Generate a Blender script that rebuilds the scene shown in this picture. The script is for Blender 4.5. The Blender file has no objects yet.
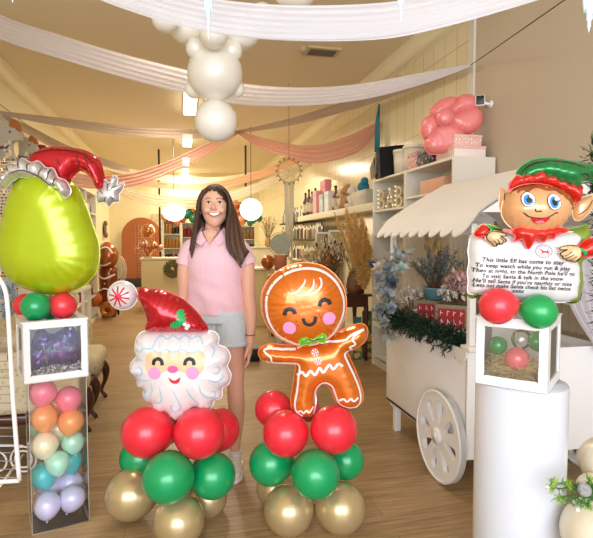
import bpy, bmesh, math, random
import numpy as np
from mathutils import Vector, Matrix, Euler
from mathutils.geometry import delaunay_2d_cdt
from mathutils.bvhtree import BVHTree
random.seed(7)
PI = math.pi
sc = bpy.context.scene
COL = sc.collection

# ------------------------------------------------------------ camera
F = 520.0; HC = 1.38
CR = Euler((math.radians(90 - 3.2), 0, math.radians(-12.6))).to_matrix()
cam = bpy.data.cameras.new('camera'); camo = bpy.data.objects.new('camera', cam); COL.objects.link(camo)
camo.location = (0, 0, HC); camo.rotation_euler = (math.radians(90 - 3.2), 0, math.radians(-12.6))
cam.sensor_width = 36; cam.lens = F / 593 * 36; cam.clip_start = .05
sc.camera = camo
CP = Vector((0, 0, HC))
RT = Vector((math.cos(math.radians(12.6)), -math.sin(math.radians(12.6)), 0))
FW = Vector((math.sin(math.radians(12.6)), math.cos(math.radians(12.6)), 0))
UP = Vector((0, 0, 1))
def ray(x, y): return CR @ Vector(((x - 296.5) / F, -(y - 269) / F, -1))
def at(x, y, d):
    r = ray(x, y); return CP + r * (d / r.dot(FW))
def onX(x, y, X): r = ray(x, y); return CP + r * (X / r.x)
def onY(x, y, Y): r = ray(x, y); return CP + r * (Y / r.y)
def onZ(x, y, Z): r = ray(x, y); return CP + r * ((Z - HC) / r.z)
def frame(p, yaw=0, roll=0, tilt=0):
    """local x = right, y = up, z = towards the shop front"""
    M = Matrix.Identity(4)
    for i, a in enumerate((RT, UP, -FW)):
        for k in range(3): M[k][i] = a[k]
    return Matrix.Translation(p) @ M @ Matrix.Rotation(math.radians(yaw), 4, 'Y') @ Matrix.Rotation(math.radians(tilt), 4, 'X') @ Matrix.Rotation(math.radians(roll), 4, 'Z')

# ------------------------------------------------------------ materials
def lin(h):
    if not isinstance(h, str): return tuple(h) if len(h) == 4 else tuple(h) + (1,)
    h = h.lstrip('#'); o = []
    for i in (0, 2, 4):
        c = int(h[i:i + 2], 16) / 255
        o.append(c / 12.92 if c <= .04045 else ((c + .055) / 1.055) ** 2.4)
    return tuple(o) + (1,)
MC = {}
def mat(name, col, rough=.5, metal=0, coat=0, emit=0, sss=0, bump=None, var=0, vscale=8, spec=.5, sheen=0, trans=0):
    if name in MC: return MC[name]
    m = bpy.data.materials.new(name); m.use_nodes = True; MC[name] = m
    n = m.node_tree.nodes; l = m.node_tree.links; b = n['Principled BSDF']
    c = lin(col)
    b.inputs['Base Color'].default_value = c; b.inputs['Roughness'].default_value = rough
    b.inputs['Metallic'].default_value = metal; b.inputs['Coat Weight'].default_value = coat
    b.inputs['Coat Roughness'].default_value = .12
    b.inputs['Specular IOR Level'].default_value = spec
    b.inputs['Sheen Weight'].default_value = sheen
    if sss: b.inputs['Subsurface Weight'].default_value = sss; b.inputs['Subsurface Radius'].default_value = (.02, .008, .005); b.inputs['Subsurface Scale'].default_value = .5
    if emit: b.inputs['Emission Color'].default_value = c; b.inputs['Emission Strength'].default_value = emit
    tc = n.new('ShaderNodeTexCoord')
    if var:
        nz = n.new('ShaderNodeTexNoise'); nz.inputs['Scale'].default_value = vscale; nz.inputs['Detail'].default_value = 4
        l.new(tc.outputs['Object'], nz.inputs['Vector'])
        mx = n.new('ShaderNodeMix'); mx.data_type = 'RGBA'
        l.new(nz.outputs['Fac'], mx.inputs[0])
        mx.inputs[6].default_value = tuple(max(0, v * (1 - var)) for v in c[:3]) + (1,)
        mx.inputs[7].default_value = tuple(min(1, v * (1 + var)) for v in c[:3]) + (1,)
        l.new(mx.outputs[2], b.inputs['Base Color'])
    if bump:
        bs, st = bump
        nz = n.new('ShaderNodeTexNoise'); nz.inputs['Scale'].default_value = bs; nz.inputs['Detail'].default_value = 3
        l.new(tc.outputs['Object'], nz.inputs['Vector'])
        bp = n.new('ShaderNodeBump'); bp.inputs['Strength'].default_value = st; bp.inputs['Distance'].default_value = .01
        l.new(nz.outputs['Fac'], bp.inputs['Height']); l.new(bp.outputs[0], b.inputs['Normal'])
    return m
def latex(name, col, rough=.28): return mat(name, col, rough, .12, .25, spec=.6)
def foilm(name, col, rough=.3, metal=.35): return mat(name, col, rough, metal, .5, bump=(7, .12), spec=.6)
def clearm(name, col, rough, amount):
    if name in MC: return MC[name]
    m = bpy.data.materials.new(name); m.use_nodes = True; MC[name] = m
    n = m.node_tree.nodes; l = m.node_tree.links; n.clear()
    o = n.new('ShaderNodeOutputMaterial'); mx = n.new('ShaderNodeMixShader'); t = n.new('ShaderNodeBsdfTransparent')
    g = n.new('ShaderNodeBsdfGlossy'); g.inputs['Roughness'].default_value = rough; g.inputs['Color'].default_value = lin(col)
    fr = n.new('ShaderNodeFresnel'); fr.inputs['IOR'].default_value = 1.45
    ad = n.new('ShaderNodeMath'); ad.operation = 'ADD'; ad.inputs[1].default_value = amount; l.new(fr.outputs[0], ad.inputs[0])
    l.new(ad.outputs[0], mx.inputs[0]); l.new(t.outputs[0], mx.inputs[1]); l.new(g.outputs[0], mx.inputs[2]); l.new(mx.outputs[0], o.inputs[0])
    return m
def sheer(name, col, opac=.75, scale=60):
    if name in MC: return MC[name]
    m = bpy.data.materials.new(name); m.use_nodes = True; MC[name] = m
    n = m.node_tree.nodes; l = m.node_tree.links; n.clear()
    o = n.new('ShaderNodeOutputMaterial'); mx = n.new('ShaderNodeMixShader'); t = n.new('ShaderNodeBsdfTransparent')
    m2 = n.new('ShaderNodeMixShader'); d = n.new('ShaderNodeBsdfDiffuse'); tr = n.new('ShaderNodeBsdfTranslucent')
    d.inputs['Color'].default_value = lin(col); tr.inputs['Color'].default_value = lin(col); m2.inputs[0].default_value = .4
    l.new(d.outputs[0], m2.inputs[1]); l.new(tr.outputs[0], m2.inputs[2])
    mx.inputs[0].default_value = opac
    l.new(t.outputs[0], mx.inputs[1]); l.new(m2.outputs[0], mx.inputs[2]); l.new(mx.outputs[0], o.inputs[0])
    return m

WHITE = mat('white_paint', '#f0eeea', .45)
OFFW = mat('warm_white_laminate', '#e9e2d0', .45)
BLACK = mat('black_plastic', '#141414', .4)
DARKM = mat('dark_metal', '#2a2725', .4, .6)
GOLD = mat('gold_chrome_latex', '#c8b283', .27, .5, .2)
RED = latex('red_latex', '#ee2b3d', .3); GREEN = latex('green_latex', '#0ba05c', .3)
CLEAR = clearm('clear_plastic', '#ffffff', .08, .04)
PRINT = mat('black_print', '#1c1a18', .5)

# ------------------------------------------------------------ mesh collector
class MB:
    def __init__(s): s.v = []; s.f = []; s.m = []; s.s = []
    def add(s, vs, fs, mi=0, smooth=True, M=None):
        o = len(s.v)
        if M is not None: vs = [M @ Vector(v) for v in vs]
        s.v += [Vector(v) for v in vs]
        for f in fs: s.f.append([o + i for i in f]); s.m.append(mi); s.s.append(smooth)
        return s
    def box(s, c, d, mi=0, M=None, b=0):
        x, y, z = d[0] / 2, d[1] / 2, d[2] / 2
        if b <= 0 or b * 2.2 > min(d):
            vs = [(c[0] + i * x, c[1] + j * y, c[2] + k * z) for i in (-1, 1) for j in (-1, 1) for k in (-1, 1)]
            return s.add(vs, [(0, 1, 3, 2), (4, 6, 7, 5), (0, 4, 5, 1), (2, 3, 7, 6), (0, 2, 6, 4), (1, 5, 7, 3)], mi, False, M)
        bm = bmesh.new(); bmesh.ops.create_cube(bm, size=1)
        for v in bm.verts: v.co = Vector((v.co.x * d[0], v.co.y * d[1], v.co.z * d[2]))
        bmesh.ops.bevel(bm, geom=bm.edges[:], offset=b, segments=2, affect='EDGES', profile=.5)
        bm.verts.index_update()
        s.add([v.co + Vector(c) for v in bm.verts], [[v.index for v in f.verts] for f in bm.faces], mi, True, M); bm.free(); return s
    def tube(s, pts, r, mi=0, n=8, M=None, cap=True, ref=None, closed=False):
        pts = [Vector(p) for p in pts]; N = len(pts); vs = []; fs = []
        rr = r if isinstance(r, (list, tuple)) else [r] * N
        side = None
        for i, p in enumerate(pts):
            if closed: t = pts[(i + 1) % N] - pts[i - 1]
            else: t = pts[min(i + 1, N - 1)] - pts[max(i - 1, 0)]
            t = t.normalized() if t.length > 1e-9 else Vector((0, 0, 1))
            if side is None:
                side = Vector(ref) if ref else (Vector((1, 0, 0)) if abs(t.x) < .8 else Vector((0, 1, 0)))
            side = (side - t * side.dot(t)).normalized(); up = t.cross(side)
            a, b_ = rr[i] if isinstance(rr[i], (list, tuple)) else (rr[i], rr[i])
            for k in range(n):
                q = 2 * PI * k / n; vs.append(p + side * (a * math.cos(q)) + up * (b_ * math.sin(q)))
        for i in range(N if closed else N - 1):
            j = (i + 1) % N
            for k in range(n): fs.append((i * n + k, i * n + (k + 1) % n, j * n + (k + 1) % n, j * n + k))
        if cap and not closed: fs.append(tuple(range(n))[::-1]); fs.append(tuple((N - 1) * n + k for k in range(n)))
        return s.add(vs, fs, mi, True, M)
    def lathe(s, prof, mi=0, n=24, M=None, smooth=True):
        vs = []; fs = []
        for r, z in prof:
            for k in range(n): a = 2 * PI * k / n; vs.append((r * math.cos(a), r * math.sin(a), z))
        for i in range(len(prof) - 1):
            for k in range(n): fs.append((i * n + k, i * n + (k + 1) % n, (i + 1) * n + (k + 1) % n, (i + 1) * n + k))
        return s.add(vs, fs, mi, smooth, M)
    def ball(s, c, r, mi=0, n=20, M=None, m=None):
        rx, ry, rz = r if isinstance(r, (tuple, list)) else (r, r, r); m = m or n // 2 + 2
        pr = []; vs = []; fs = []
        for i in range(m + 1):
            a = PI * i / m
            for k in range(n): q = 2 * PI * k / n; vs.append((c[0] + rx * math.sin(a) * math.cos(q), c[1] + ry * math.sin(a) * math.sin(q), c[2] + rz * math.cos(a)))
        for i in range(m):
            for k in range(n): fs.append((i * n + k, (i + 1) * n + k, (i + 1) * n + (k + 1) % n, i * n + (k + 1) % n))
        return s.add(vs, fs, mi, True, M)
    def prism(s, outer, holes=(), h=.02, mi=0, M=None, smooth=False):
        """flat board: outline in xy, thickness along z, centred"""
        polys = [outer] + list(holes); v2, tr = tri(polys)
        n = len(v2); vs = [(a, b, h / 2) for a, b in v2] + [(a, b, -h / 2) for a, b in v2]
        fs = [tuple(t) for t in tr] + [(t[2] + n, t[1] + n, t[0] + n) for t in tr]
        s.add(vs, fs, mi, smooth, M)
        for q, p in enumerate(polys):
            k = len(p); s.add([(a, b, h / 2) for a, b in p] + [(a, b, -h / 2) for a, b in p], [(i, i + k, (i + 1) % k + k, (i + 1) % k) for i in range(k)], mi, smooth, M)
        return s
    def bounds(s):
        lo = Vector([min(v[i] for v in s.v) for i in range(3)]); hi = Vector([max(v[i] for v in s.v) for i in range(3)]); return lo, hi

def inside(p, poly):
    x, y = p; r = False; n = len(poly); j = n - 1
    for i in range(n):
        xi, yi = poly[i]; xj, yj = poly[j]
        if (yi > y) != (yj > y) and x < (xj - xi) * (y - yi) / (yj - yi) + xi: r = not r
        j = i
    return r
def tri(polys, extra=()):
    v = []; e = []
    for p in polys:
        o = len(v); v += [Vector((a, b)) for a, b in p]; e += [(o + i, o + (i + 1) % len(p)) for i in range(len(p))]
    v += [Vector(x) for x in extra]
    r = delaunay_2d_cdt(v, e, [], 0, 1e-7)
    vv = [(a.x, a.y) for a in r[0]]; out = []
    for t in r[2]:
        c = (sum(vv[i][0] for i in t) / 3, sum(vv[i][1] for i in t) / 3)
        if inside(c, polys[0]) and not any(inside(c, h) for h in polys[1:]):
            a, b, d = (vv[i] for i in t)
            if (b[0] - a[0]) * (d[1] - a[1]) - (b[1] - a[1]) * (d[0] - a[0]) < 0: t = t[::-1]
            out.append(t)
    return vv, out

def cat(pts, n=6, closed=True):
    N = len(pts); o = []; P = [np.array(p, float) for p in pts]
    for i in range(N if closed else N - 1):
        if closed: p0, p1, p2, p3 = P[i - 1], P[i], P[(i + 1) % N], P[(i + 2) % N]
        else: p0, p1, p2, p3 = P[max(i - 1, 0)], P[i], P[i + 1], P[min(i + 2, N - 1)]
        for k in range(n):
            t = k / n; o.append(tuple(.5 * (2 * p1 + (p2 - p0) * t + (2 * p0 - 5 * p1 + 4 * p2 - p3) * t * t + (3 * p1 - p0 - 3 * p2 + p3) * t ** 3)))
    if not closed: o.append(tuple(P[-1]))
    return o
def circ(cx, cy, rx, ry=None, n=24):
    ry = rx if ry is None else ry
    return [(cx + rx * math.cos(2 * PI * k / n), cy + ry * math.sin(2 * PI * k / n)) for k in range(n)]

# ------------------------------------------------------------ objects
def props(o, label=None, category=None, group=None, kind=None):
    if label: o['label'] = label
    if category: o['category'] = category
    if group: o['group'] = group
    if kind: o['kind'] = kind
    return o
def root(name, label, category, loc=(0, 0, 0), group=None):
    o = bpy.data.objects.new(name, None); COL.objects.link(o); o.location = loc; o.empty_display_size = .05
    o['_w'] = 1; del o['_w']
    return props(o, label, category, group)
WM = {}
def wmat(o):
    if o is None: return Matrix.Identity(4)
    return wmat(o.parent) @ Matrix.LocRotScale(o.location, o.rotation_euler, o.scale)
def obj(name, mb, mats, parent=None, label=None, category=None, group=None, kind=None, origin=None):
    """verts are in world space; origin at the base of the piece"""
    me = bpy.data.meshes.new(name)
    lo, hi = mb.bounds()
    org = Vector(origin) if origin is not None else Vector(((lo.x + hi.x) / 2, (lo.y + hi.y) / 2, lo.z))
    if parent is None: vs = [v - org for v in mb.v]
    else:
        W = wmat(parent).inverted(); lorg = W @ org; W = Matrix.Translation(-lorg) @ W
        vs = [W @ v for v in mb.v]
    me.from_pydata(vs, [], mb.f)
    for m in (mats if isinstance(mats, (list, tuple)) else [mats]): me.materials.append(m)
    me.polygons.foreach_set('material_index', mb.m); me.polygons.foreach_set('use_smooth', mb.s)
    me.validate(); me.update()
    o = bpy.data.objects.new(name, me); COL.objects.link(o)
    if parent is not None: o.parent = parent; o.location = lorg
    else: o.location = org
    return props(o, label, category, group, kind)
def dup(o, loc=None, rot=None, label=None, scale=None, mats=None, group=None, parent=None):
    c = o.copy(); COL.objects.link(c); c.parent = parent
    if loc is not None: c.location = loc
    if rot is not None: c.rotation_euler = rot
    if scale is not None: c.scale = scale
    if label: c['label'] = label
    if group: c['group'] = group
    for ch in list(o.children): dup(ch, parent=c)
    return c
def struct(name, mb, mats): return obj(name, mb, mats, kind='structure')

# ------------------------------------------------------------ foil pillows
class Foil:
    """an inflated foil piece: outline in local metres (x right, y up), puffed both ways along z"""
    def __init__(s, outline, T, R, step=.009, pucker=.03, wave=.04):
        s.mb = MB(); s.T, s.R, s.pk, s.wv = T, R, pucker, wave
        o = np.array(outline); s.o = o
        s.a = o; s.b = np.roll(o, -1, 0); seg = np.linalg.norm(s.b - s.a, axis=1); s.cum = np.concatenate([[0], np.cumsum(seg)[:-1]]); s.seg = seg
        lo = o.min(0); hi = o.max(0); ex = []
        gx = np.arange(lo[0], hi[0], step)
        for j, y in enumerate(np.arange(lo[1], hi[1], step * .87)):
            for x in gx + (step / 2 if j % 2 else 0):
                if inside((x, y), outline): ex.append((x, y))
        if ex:
            d = s.dist(np.array(ex))[0]; ex = [e for e, q in zip(ex, d) if q > step * .5]
        s.v2, s.t = tri([outline], ex)
        V = np.array(s.v2); z = s.z(V); n = len(V)
        vs = [(V[i][0], V[i][1], z[i]) for i in range(n)] + [(V[i][0], V[i][1], -z[i]) for i in range(n)]
        s.mb.add(vs, [tuple(t) for t in s.t] + [(t[2] + n, t[1] + n, t[0] + n) for t in s.t])
        # weld the rim: a short flat seam flange
        cen = o.mean(0); k = len(o); nx = s.b - np.roll(o, 1, 0); nr = np.stack([nx[:, 1], -nx[:, 0]], 1); nr /= np.maximum(np.linalg.norm(nr, axis=1, keepdims=True), 1e-9)
        ar = .5 * np.sum(s.a[:, 0] * s.b[:, 1] - s.b[:, 0] * s.a[:, 1]); nr *= 1 if ar > 0 else -1
        w = min(.003, R * .12)
        s.mb.add([(p[0], p[1], 0) for p in o] + [(p[0] + q[0] * w, p[1] + q[1] * w, 0) for p, q in zip(o, nr)], [(i, (i + 1) % k, (i + 1) % k + k, i + k) for i in range(k)])
    def dist(s, P):
        P = np.atleast_2d(P)[:, None, :]; ab = (s.b - s.a)[None]; t = np.clip(((P - s.a[None]) * ab).sum(2) / np.maximum((ab ** 2).sum(2), 1e-12), 0, 1)
        d = np.linalg.norm(P - (s.a[None] + ab * t[:, :, None]), axis=2); i = d.argmin(1)
        return d[np.arange(len(d)), i], s.cum[i] + t[np.arange(len(d)), i] * s.seg[i]
    def z(s, P):
        d, arc = s.dist(P); q = np.clip(d / s.R, 0, 1); base = np.sqrt(np.maximum(0, 1 - (1 - q) ** 2))
        L = s.seg.sum(); n1 = round(L / s.wv); pk = s.pk * np.exp(-(q * 3.0)) * np.minimum(1, q * 12) * (np.sin(arc / L * 2 * PI * n1) + .6 * np.sin(arc / L * 2 * PI * round(n1 * .37) + 1))
        return s.T * np.maximum(base + pk * 2, 0)
    def stroke(s, pts, w, mi, lift=.004, smooth=5, closed=False, taper=False):
        p = np.array(cat(pts, smooth, closed) if smooth > 1 else pts, float); n = len(p)
        t = (np.roll(p, -1, 0) - np.roll(p, 1, 0)) if closed else np.gradient(p, axis=0)
        t /= np.maximum(np.linalg.norm(t, axis=1, keepdims=True), 1e-9); nr = np.stack([-t[:, 1], t[:, 0]], 1)
        ww = np.full(n, w / 2)
        if taper: ww = ww * np.clip(np.sin(np.linspace(.12, PI - .12, n)) * 1.4, .25, 1)
        L = p + nr * ww[:, None]; Rr = p - nr * ww[:, None]; vs = []
        for q, l in ((L, lift * .6), (p, lift), (Rr, lift * .6)):
            z = s.z(q) + l; vs += [(a[0], a[1], b) for a, b in zip(q, z)]
        fs = []
        for i in range(n if closed else n - 1):
            j = (i + 1) % n; fs += [(i, n + i, n + j, j), (n + i, 2 * n + i, 2 * n + j, n + j)]
        s.mb.add(vs, fs, mi)
    def decal(s, poly, mi, lift=.0015, step=.012):
        o = np.array(poly); lo = o.min(0); hi = o.max(0); st = min(step, max((hi - lo).min() / 3, .003))
        ex = [(x, y) for x in np.arange(lo[0], hi[0], st) for y in np.arange(lo[1], hi[1], st) if inside((x, y), poly)]
        v, t = tri([list(map(tuple, poly))], ex); V = np.array(v); z = s.z(V) + lift
        s.mb.add([(a[0], a[1], b) for a, b in zip(V, z)], [tuple(q) for q in t], mi)
    def text(s, body, x, y, size, mi, lift=.003, shear=.25, align='CENTER', rot=0):
        vs, fs = textmesh(body, size, shear, align, offset=size * .022, space=1.08); c, q = math.cos(rot), math.sin(rot)
        V = np.array([(x + a[0] * c - a[1] * q, y + a[0] * q + a[1] * c) for a in vs]); z = s.z(V) + lift
        s.mb.add([(a[0], a[1], b) for a, b in zip(V, z)], fs, mi, False)
    def done(s, name, mats, M, parent=None, off=(0, 0, 0), **k):
        m = MB(); T = M @ Matrix.Translation(off); m.v = [T @ v for v in s.mb.v]; m.f = s.mb.f; m.m = s.mb.m; m.s = s.mb.s
        return obj(name, m, mats, parent, **k)
def textmesh(body, size, shear=0, align='CENTER', extrude=0, offset=0, space=1):
    cu = bpy.data.curves.new('t', 'FONT'); cu.body = body; cu.size = size; cu.shear = shear; cu.align_x = align; cu.align_y = 'CENTER'; cu.extrude = extrude; cu.resolution_u = 3; cu.offset = offset; cu.space_character = space
    o = bpy.data.objects.new('t', cu); COL.objects.link(o)
    me = bpy.data.meshes.new_from_object(o.evaluated_get(bpy.context.evaluated_depsgraph_get()))
    vs = [v.co.copy() for v in me.vertices]; fs = [tuple(p.vertices) for p in me.polygons]
    bpy.data.objects.remove(o); bpy.data.curves.remove(cu); bpy.data.meshes.remove(me)
    return vs, fs
def pxf(ox, oy, d, zs=1.0, zx=0, zy=0):
    """photo-crop coordinates to local metres around the piece's own origin"""
    def f(pts): return [(((x / zs + zx) - ox) / F * d, (oy - (y / zs + zy)) / F * d) for x, y in pts]
    return f

# ------------------------------------------------------------ latex balloons
def balloon_mb(p, r, neck=(0, 0, -1), mi=0, knot=True, long=1.08, n=28):
    """egg-shaped latex balloon centred at p, neck pointing along `neck`"""
    mb = MB(); ax = Vector(neck).normalized(); M = Matrix.Translation(p) @ (Vector((0, 0, -1)).rotation_difference(ax)).to_matrix().to_4x4()
    pr = []
    for i in range(19):
        a = PI * i / 18; z = math.cos(a); x = math.sin(a)
        if z < 0: x *= 1 - .10 * (-z) ** 1.5; z *= long + .08 * (-z) ** 3
        pr.append((max(x, .0) * r, z * r))
    mb.lathe(pr[::-1], mi, n, M)
    return mb, M, pr[-1][1]
def balloon(p, r, m, label, group=None, neck=(0, 0, -1), knot=True, long=1.08, name='balloon', n=28):
    mb, M, zb = balloon_mb(p, r, neck, 0, knot, long, n)
    o = obj(name, mb, m, label=label, category='balloon', group=group, origin=p)
    if knot:
        k = MB(); k.lathe([(r * .01, zb + .02 * r), (r * .045, zb - .03 * r), (r * .035, zb - .07 * r), (r * .09, zb - .15 * r), (r * .02, zb - .155 * r)], 0, 10, M)
        obj('knot', k, m, o)
    return o

# ------------------------------------------------------------ plants
def leaf_pts(L, W, curl=.2):
    return [(0, 0, 0), (W * .5, L * .3, curl * L * .1), (W * .42, L * .65, curl * L * .3), (0, L, curl * L), (-W * .42, L * .65, curl * L * .3), (-W * .5, L * .3, curl * L * .1), (0, L * .5, curl * L * .12)]
LF = [(0, 1, 6), (1, 2, 6), (2, 3, 6), (3, 4, 6), (4, 5, 6), (5, 0, 6)]
def leaf(mb, p, d, L, W, mi=0, curl=.2, twist=0):
    d = Vector(d).normalized(); q = Vector((0, 1, 0)).rotation_difference(d).to_matrix().to_4x4()
    mb.add(leaf_pts(L, W, curl), LF, mi, True, Matrix.Translation(p) @ q @ Matrix.Rotation(twist, 4, 'Y'))
def rdir(up=0.0):
    while True:
        v = Vector((random.uniform(-1, 1), random.uniform(-1, 1), random.uniform(-1, 1)))
        if .1 < v.length < 1: v.normalize(); v.z += up; return v.normalized()
def fir(mb, a, b, r, nb, mi=0, needle=.03, w=.0022):
    """a fir twig run from a to b with side sprigs of needles"""
    a, b = Vector(a), Vector(b); ax = (b - a).normalized()
    for i in range(nb):
        p = a.lerp(b, random.random()); d = (rdir() + ax * .5).normalized(); L = r * random.uniform(.6, 1.15)
        e = p + d * L; mb.tube([p, e], w * .7, mi, 3, cap=False)
        k = int(L / .006)
        for j in range(k):
            q = p.lerp(e, (j + .5) / k); nd = (rdir() + d * .9).normalized() * needle * random.uniform(.7, 1.1); s_ = nd.cross(rdir()).normalized() * w
            mb.add([q - s_, q + s_, q + nd], [(0, 1, 2)], mi, False)
# ============================================================ setting
XL, XR, ZC, YB, YF = -2.07, 2.45, 3.44, 16.5, -1.2
def floor_mat():
    m = bpy.data.materials.new('oak_laminate'); m.use_nodes = True; n = m.node_tree.nodes; l = m.node_tree.links; b = n['Principled BSDF']
    tc = n.new('ShaderNodeTexCoord'); br = n.new('ShaderNodeTexBrick'); br.offset = .37
    for k, v in (('Scale', 1), ('Mortar Size', .0015), ('Brick Width', 1.25), ('Row Height', .19), ('Bias', 0)): br.inputs[k].default_value = v
    br.inputs['Color1'].default_value = lin('#b3956c'); br.inputs['Color2'].default_value = lin('#a68962'); br.inputs['Mortar'].default_value = lin('#806a4c')
    l.new(tc.outputs['Object'], br.inputs['Vector'])
    mp = n.new('ShaderNodeMapping'); mp.inputs['Scale'].default_value = (1.6, 26, 1); l.new(tc.outputs['Object'], mp.inputs[0])
    nz = n.new('ShaderNodeTexNoise'); nz.inputs['Scale'].default_value = 2.2; nz.inputs['Detail'].default_value = 6; nz.inputs['Roughness'].default_value = .65; l.new(mp.outputs[0], nz.inputs['Vector'])
    cr = n.new('ShaderNodeValToRGB'); cr.color_ramp.elements[0].position = .3; cr.color_ramp.elements[0].color = (.55, .5, .45, 1); cr.color_ramp.elements[1].position = .7; cr.color_ramp.elements[1].color = (1.15, 1.15, 1.15, 1)
    l.new(nz.outputs['Fac'], cr.inputs[0])
    mx = n.new('ShaderNodeMix'); mx.data_type = 'RGBA'; mx.blend_type = 'MULTIPLY'; mx.inputs[0].default_value = 1.2
    l.new(br.outputs['Color'], mx.inputs[6]); l.new(cr.outputs[0], mx.inputs[7]); l.new(mx.outputs[2], b.inputs['Base Color'])
    b.inputs['Roughness'].default_value = .42; b.inputs['Specular IOR Level'].default_value = .45
    bp = n.new('ShaderNodeBump'); bp.inputs['Strength'].default_value = .15; bp.inputs['Distance'].default_value = .003; l.new(nz.outputs['Fac'], bp.inputs['Height']); l.new(bp.outputs[0], b.inputs['Normal'])
    return m
def tile_mat():
    m = bpy.data.materials.new('cream_wall_tile'); m.use_nodes = True; n = m.node_tree.nodes; l = m.node_tree.links; b = n['Principled BSDF']
    tc = n.new('ShaderNodeTexCoord'); sp = n.new('ShaderNodeSeparateXYZ'); cb = n.new('ShaderNodeCombineXYZ')
    l.new(tc.outputs['Object'], sp.inputs[0]); l.new(sp.outputs['Y'], cb.inputs[0]); l.new(sp.outputs['Z'], cb.inputs[1])
    br = n.new('ShaderNodeTexBrick'); br.offset = 0
    for k, v in (('Scale', 1), ('Mortar Size', .004), ('Brick Width', .22), ('Row Height', .62), ('Mortar Smooth', .3)): br.inputs[k].default_value = v
    br.inputs['Color1'].default_value = lin('#e6dab6'); br.inputs['Color2'].default_value = lin('#e2d6b0'); br.inputs['Mortar'].default_value = lin('#b8a878')
    l.new(cb.outputs[0], br.inputs['Vector']); l.new(br.outputs['Color'], b.inputs['Base Color']); b.inputs['Roughness'].default_value = .16
    bp = n.new('ShaderNodeBump'); bp.inputs['Strength'].default_value = .4; bp.inputs['Distance'].default_value = .004; bp.invert = True
    l.new(br.outputs['Fac'], bp.inputs['Height']); l.new(bp.outputs[0], b.inputs['Normal'])
    return m
WALLM = mat('cream_wall_paint', '#ebe1bb', .6); PLAS = mat('beige_plaster', '#c3b49c', .7); CEIL = mat('tan_ceiling_paint', '#eaddc0', .75); TRIM = mat('cream_trim_paint', '#efe6c4', .45)
def bx(lo, hi, mi=0, mb=None):
    mb = mb or MB(); return mb.box([(a + b) / 2 for a, b in zip(lo, hi)], [b - a for a, b in zip(lo, hi)], mi)
struct('floor', bx((XL - .1, YF, -.1), (XR + .1, YB + .1, 0)), floor_mat())
struct('ceiling', bx((XL - .1, YF, ZC), (XR + .1, YB + .1, ZC + .1)), CEIL)
struct('wall_left', bx((XL - .1, YF, 0), (XL, YB, ZC)), WALLM)
struct('wall_back', bx((XL - .1, YB, 0), (XR + .1, YB + .1, ZC)), WALLM)
struct('wall_right', bx((XR, YF, 0), (XR + .1, 4.08, ZC)), PLAS)
struct('wall_right_tiled', bx((XR, 4.08, 0), (XR + .1, YB, ZC)), tile_mat())
def cornice(x0, x1, y0, y1, s):
    mb = MB(); n = 8; pr = [(0, -.16), (.012, -.16)] + [(.012 + .10 * math.sin(PI / 2 * i / n), -.15 + .13 * (1 - math.cos(PI / 2 * i / n))) for i in range(n + 1)] + [(.125, -.012), (.125, 0), (0, 0)]
    vs = [(x0 + s * a, y, ZC + b) for y in (y0, y1) for a, b in pr]; k = len(pr)
    return mb.add(vs, [(i, i + 1, k + i + 1, k + i) for i in range(k - 1)], 0, False)
struct('trim_1', cornice(XL, XL, YF, YB, 1), TRIM)
struct('trim_2', cornice(XR, XR, YF, YB, -1), TRIM)
struct('trim_3', bx((XR - .02, 4.04, 0), (XR + .001, 4.13, ZC - .15)), mat('grey_white_trim', '#d8d2c4', .5))
mb = MB()
for z in (2.98, ): bx((XL - .001, YF, z), (XL + .008, YB, z + .012), 0, mb)
for y in (4.2, 7.6, 11): bx((XL - .001, y, 0), (XL + .006, y + .012, 2.98), 0, mb)
struct('trim_4', mb, mat('panel_joint', '#b9a878', .6))
struct('baseboard_left', bx((XL, YF, 0), (XL + .015, YB, .12)), TRIM)
struct('baseboard_right', bx((XR - .015, YF, 0), (XR, YB, .12)), TRIM)
struct('baseboard_back', bx((XL, YB - .015, 0), (XR, YB, .12)), TRIM)

# ------------------------------------------------------------ light
w = bpy.data.worlds.new('world'); sc.world = w; w.use_nodes = True
w.node_tree.nodes['Background'].inputs[0].default_value = lin('#e6eefa'); w.node_tree.nodes['Background'].inputs[1].default_value = 1.2
def area(name, loc, rot, sx, sy, power, col):
    L = bpy.data.lights.new(name, 'AREA'); L.shape = 'RECTANGLE'; L.size = sx; L.size_y = sy; L.energy = power; L.color = lin(col)[:3]
    o = bpy.data.objects.new(name, L); COL.objects.link(o); o.location = loc; o.rotation_euler = rot; return o
area('shopfront_daylight', (-.7, -3.4, 2.1), (math.radians(84), 0, math.radians(-9)), 5.6, 3.0, 350, '#f2f5ff')
WARM = '#fff0d4'
LAMP = mat('fluorescent_tube_glow', '#fff6dc', .5, emit=6)
first = None
for i, Y in enumerate((7.4, 10.3, 13.2, 15.3)):
    p = onZ(195 if i < 3 else 191, 240 - (ZC - HC) * F / (Y + .6), ZC); X = .17
    t = root('ceiling_light', ['long white ceiling light closest to the shop front, partly behind the white balloons', 'long white ceiling light second from the shop front', 'long white ceiling light third from the shop front', 'long white ceiling light farthest from the shop front'][i], 'ceiling light', (X, Y + .6, ZC - .07), 'white fluorescent lights along the ceiling')
    obj('housing', bx((X - .1, Y, ZC - .035), (X + .1, Y + 1.2, ZC)), WHITE, t)
    obj('diffuser', bx((X - .085, Y + .02, ZC - .075), (X + .085, Y + 1.18, ZC - .035)), LAMP, t)
    area('ceiling_lamp', (X, Y + .6, ZC - .09), (0, 0, 0), .3, 1.2, 62 if i else 46, WARM)
    if i: pass
area('ceiling_lamp', (.3, 4.6, ZC - .06), (0, 0, 0), .3, 1.2, 26, WARM)

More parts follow.
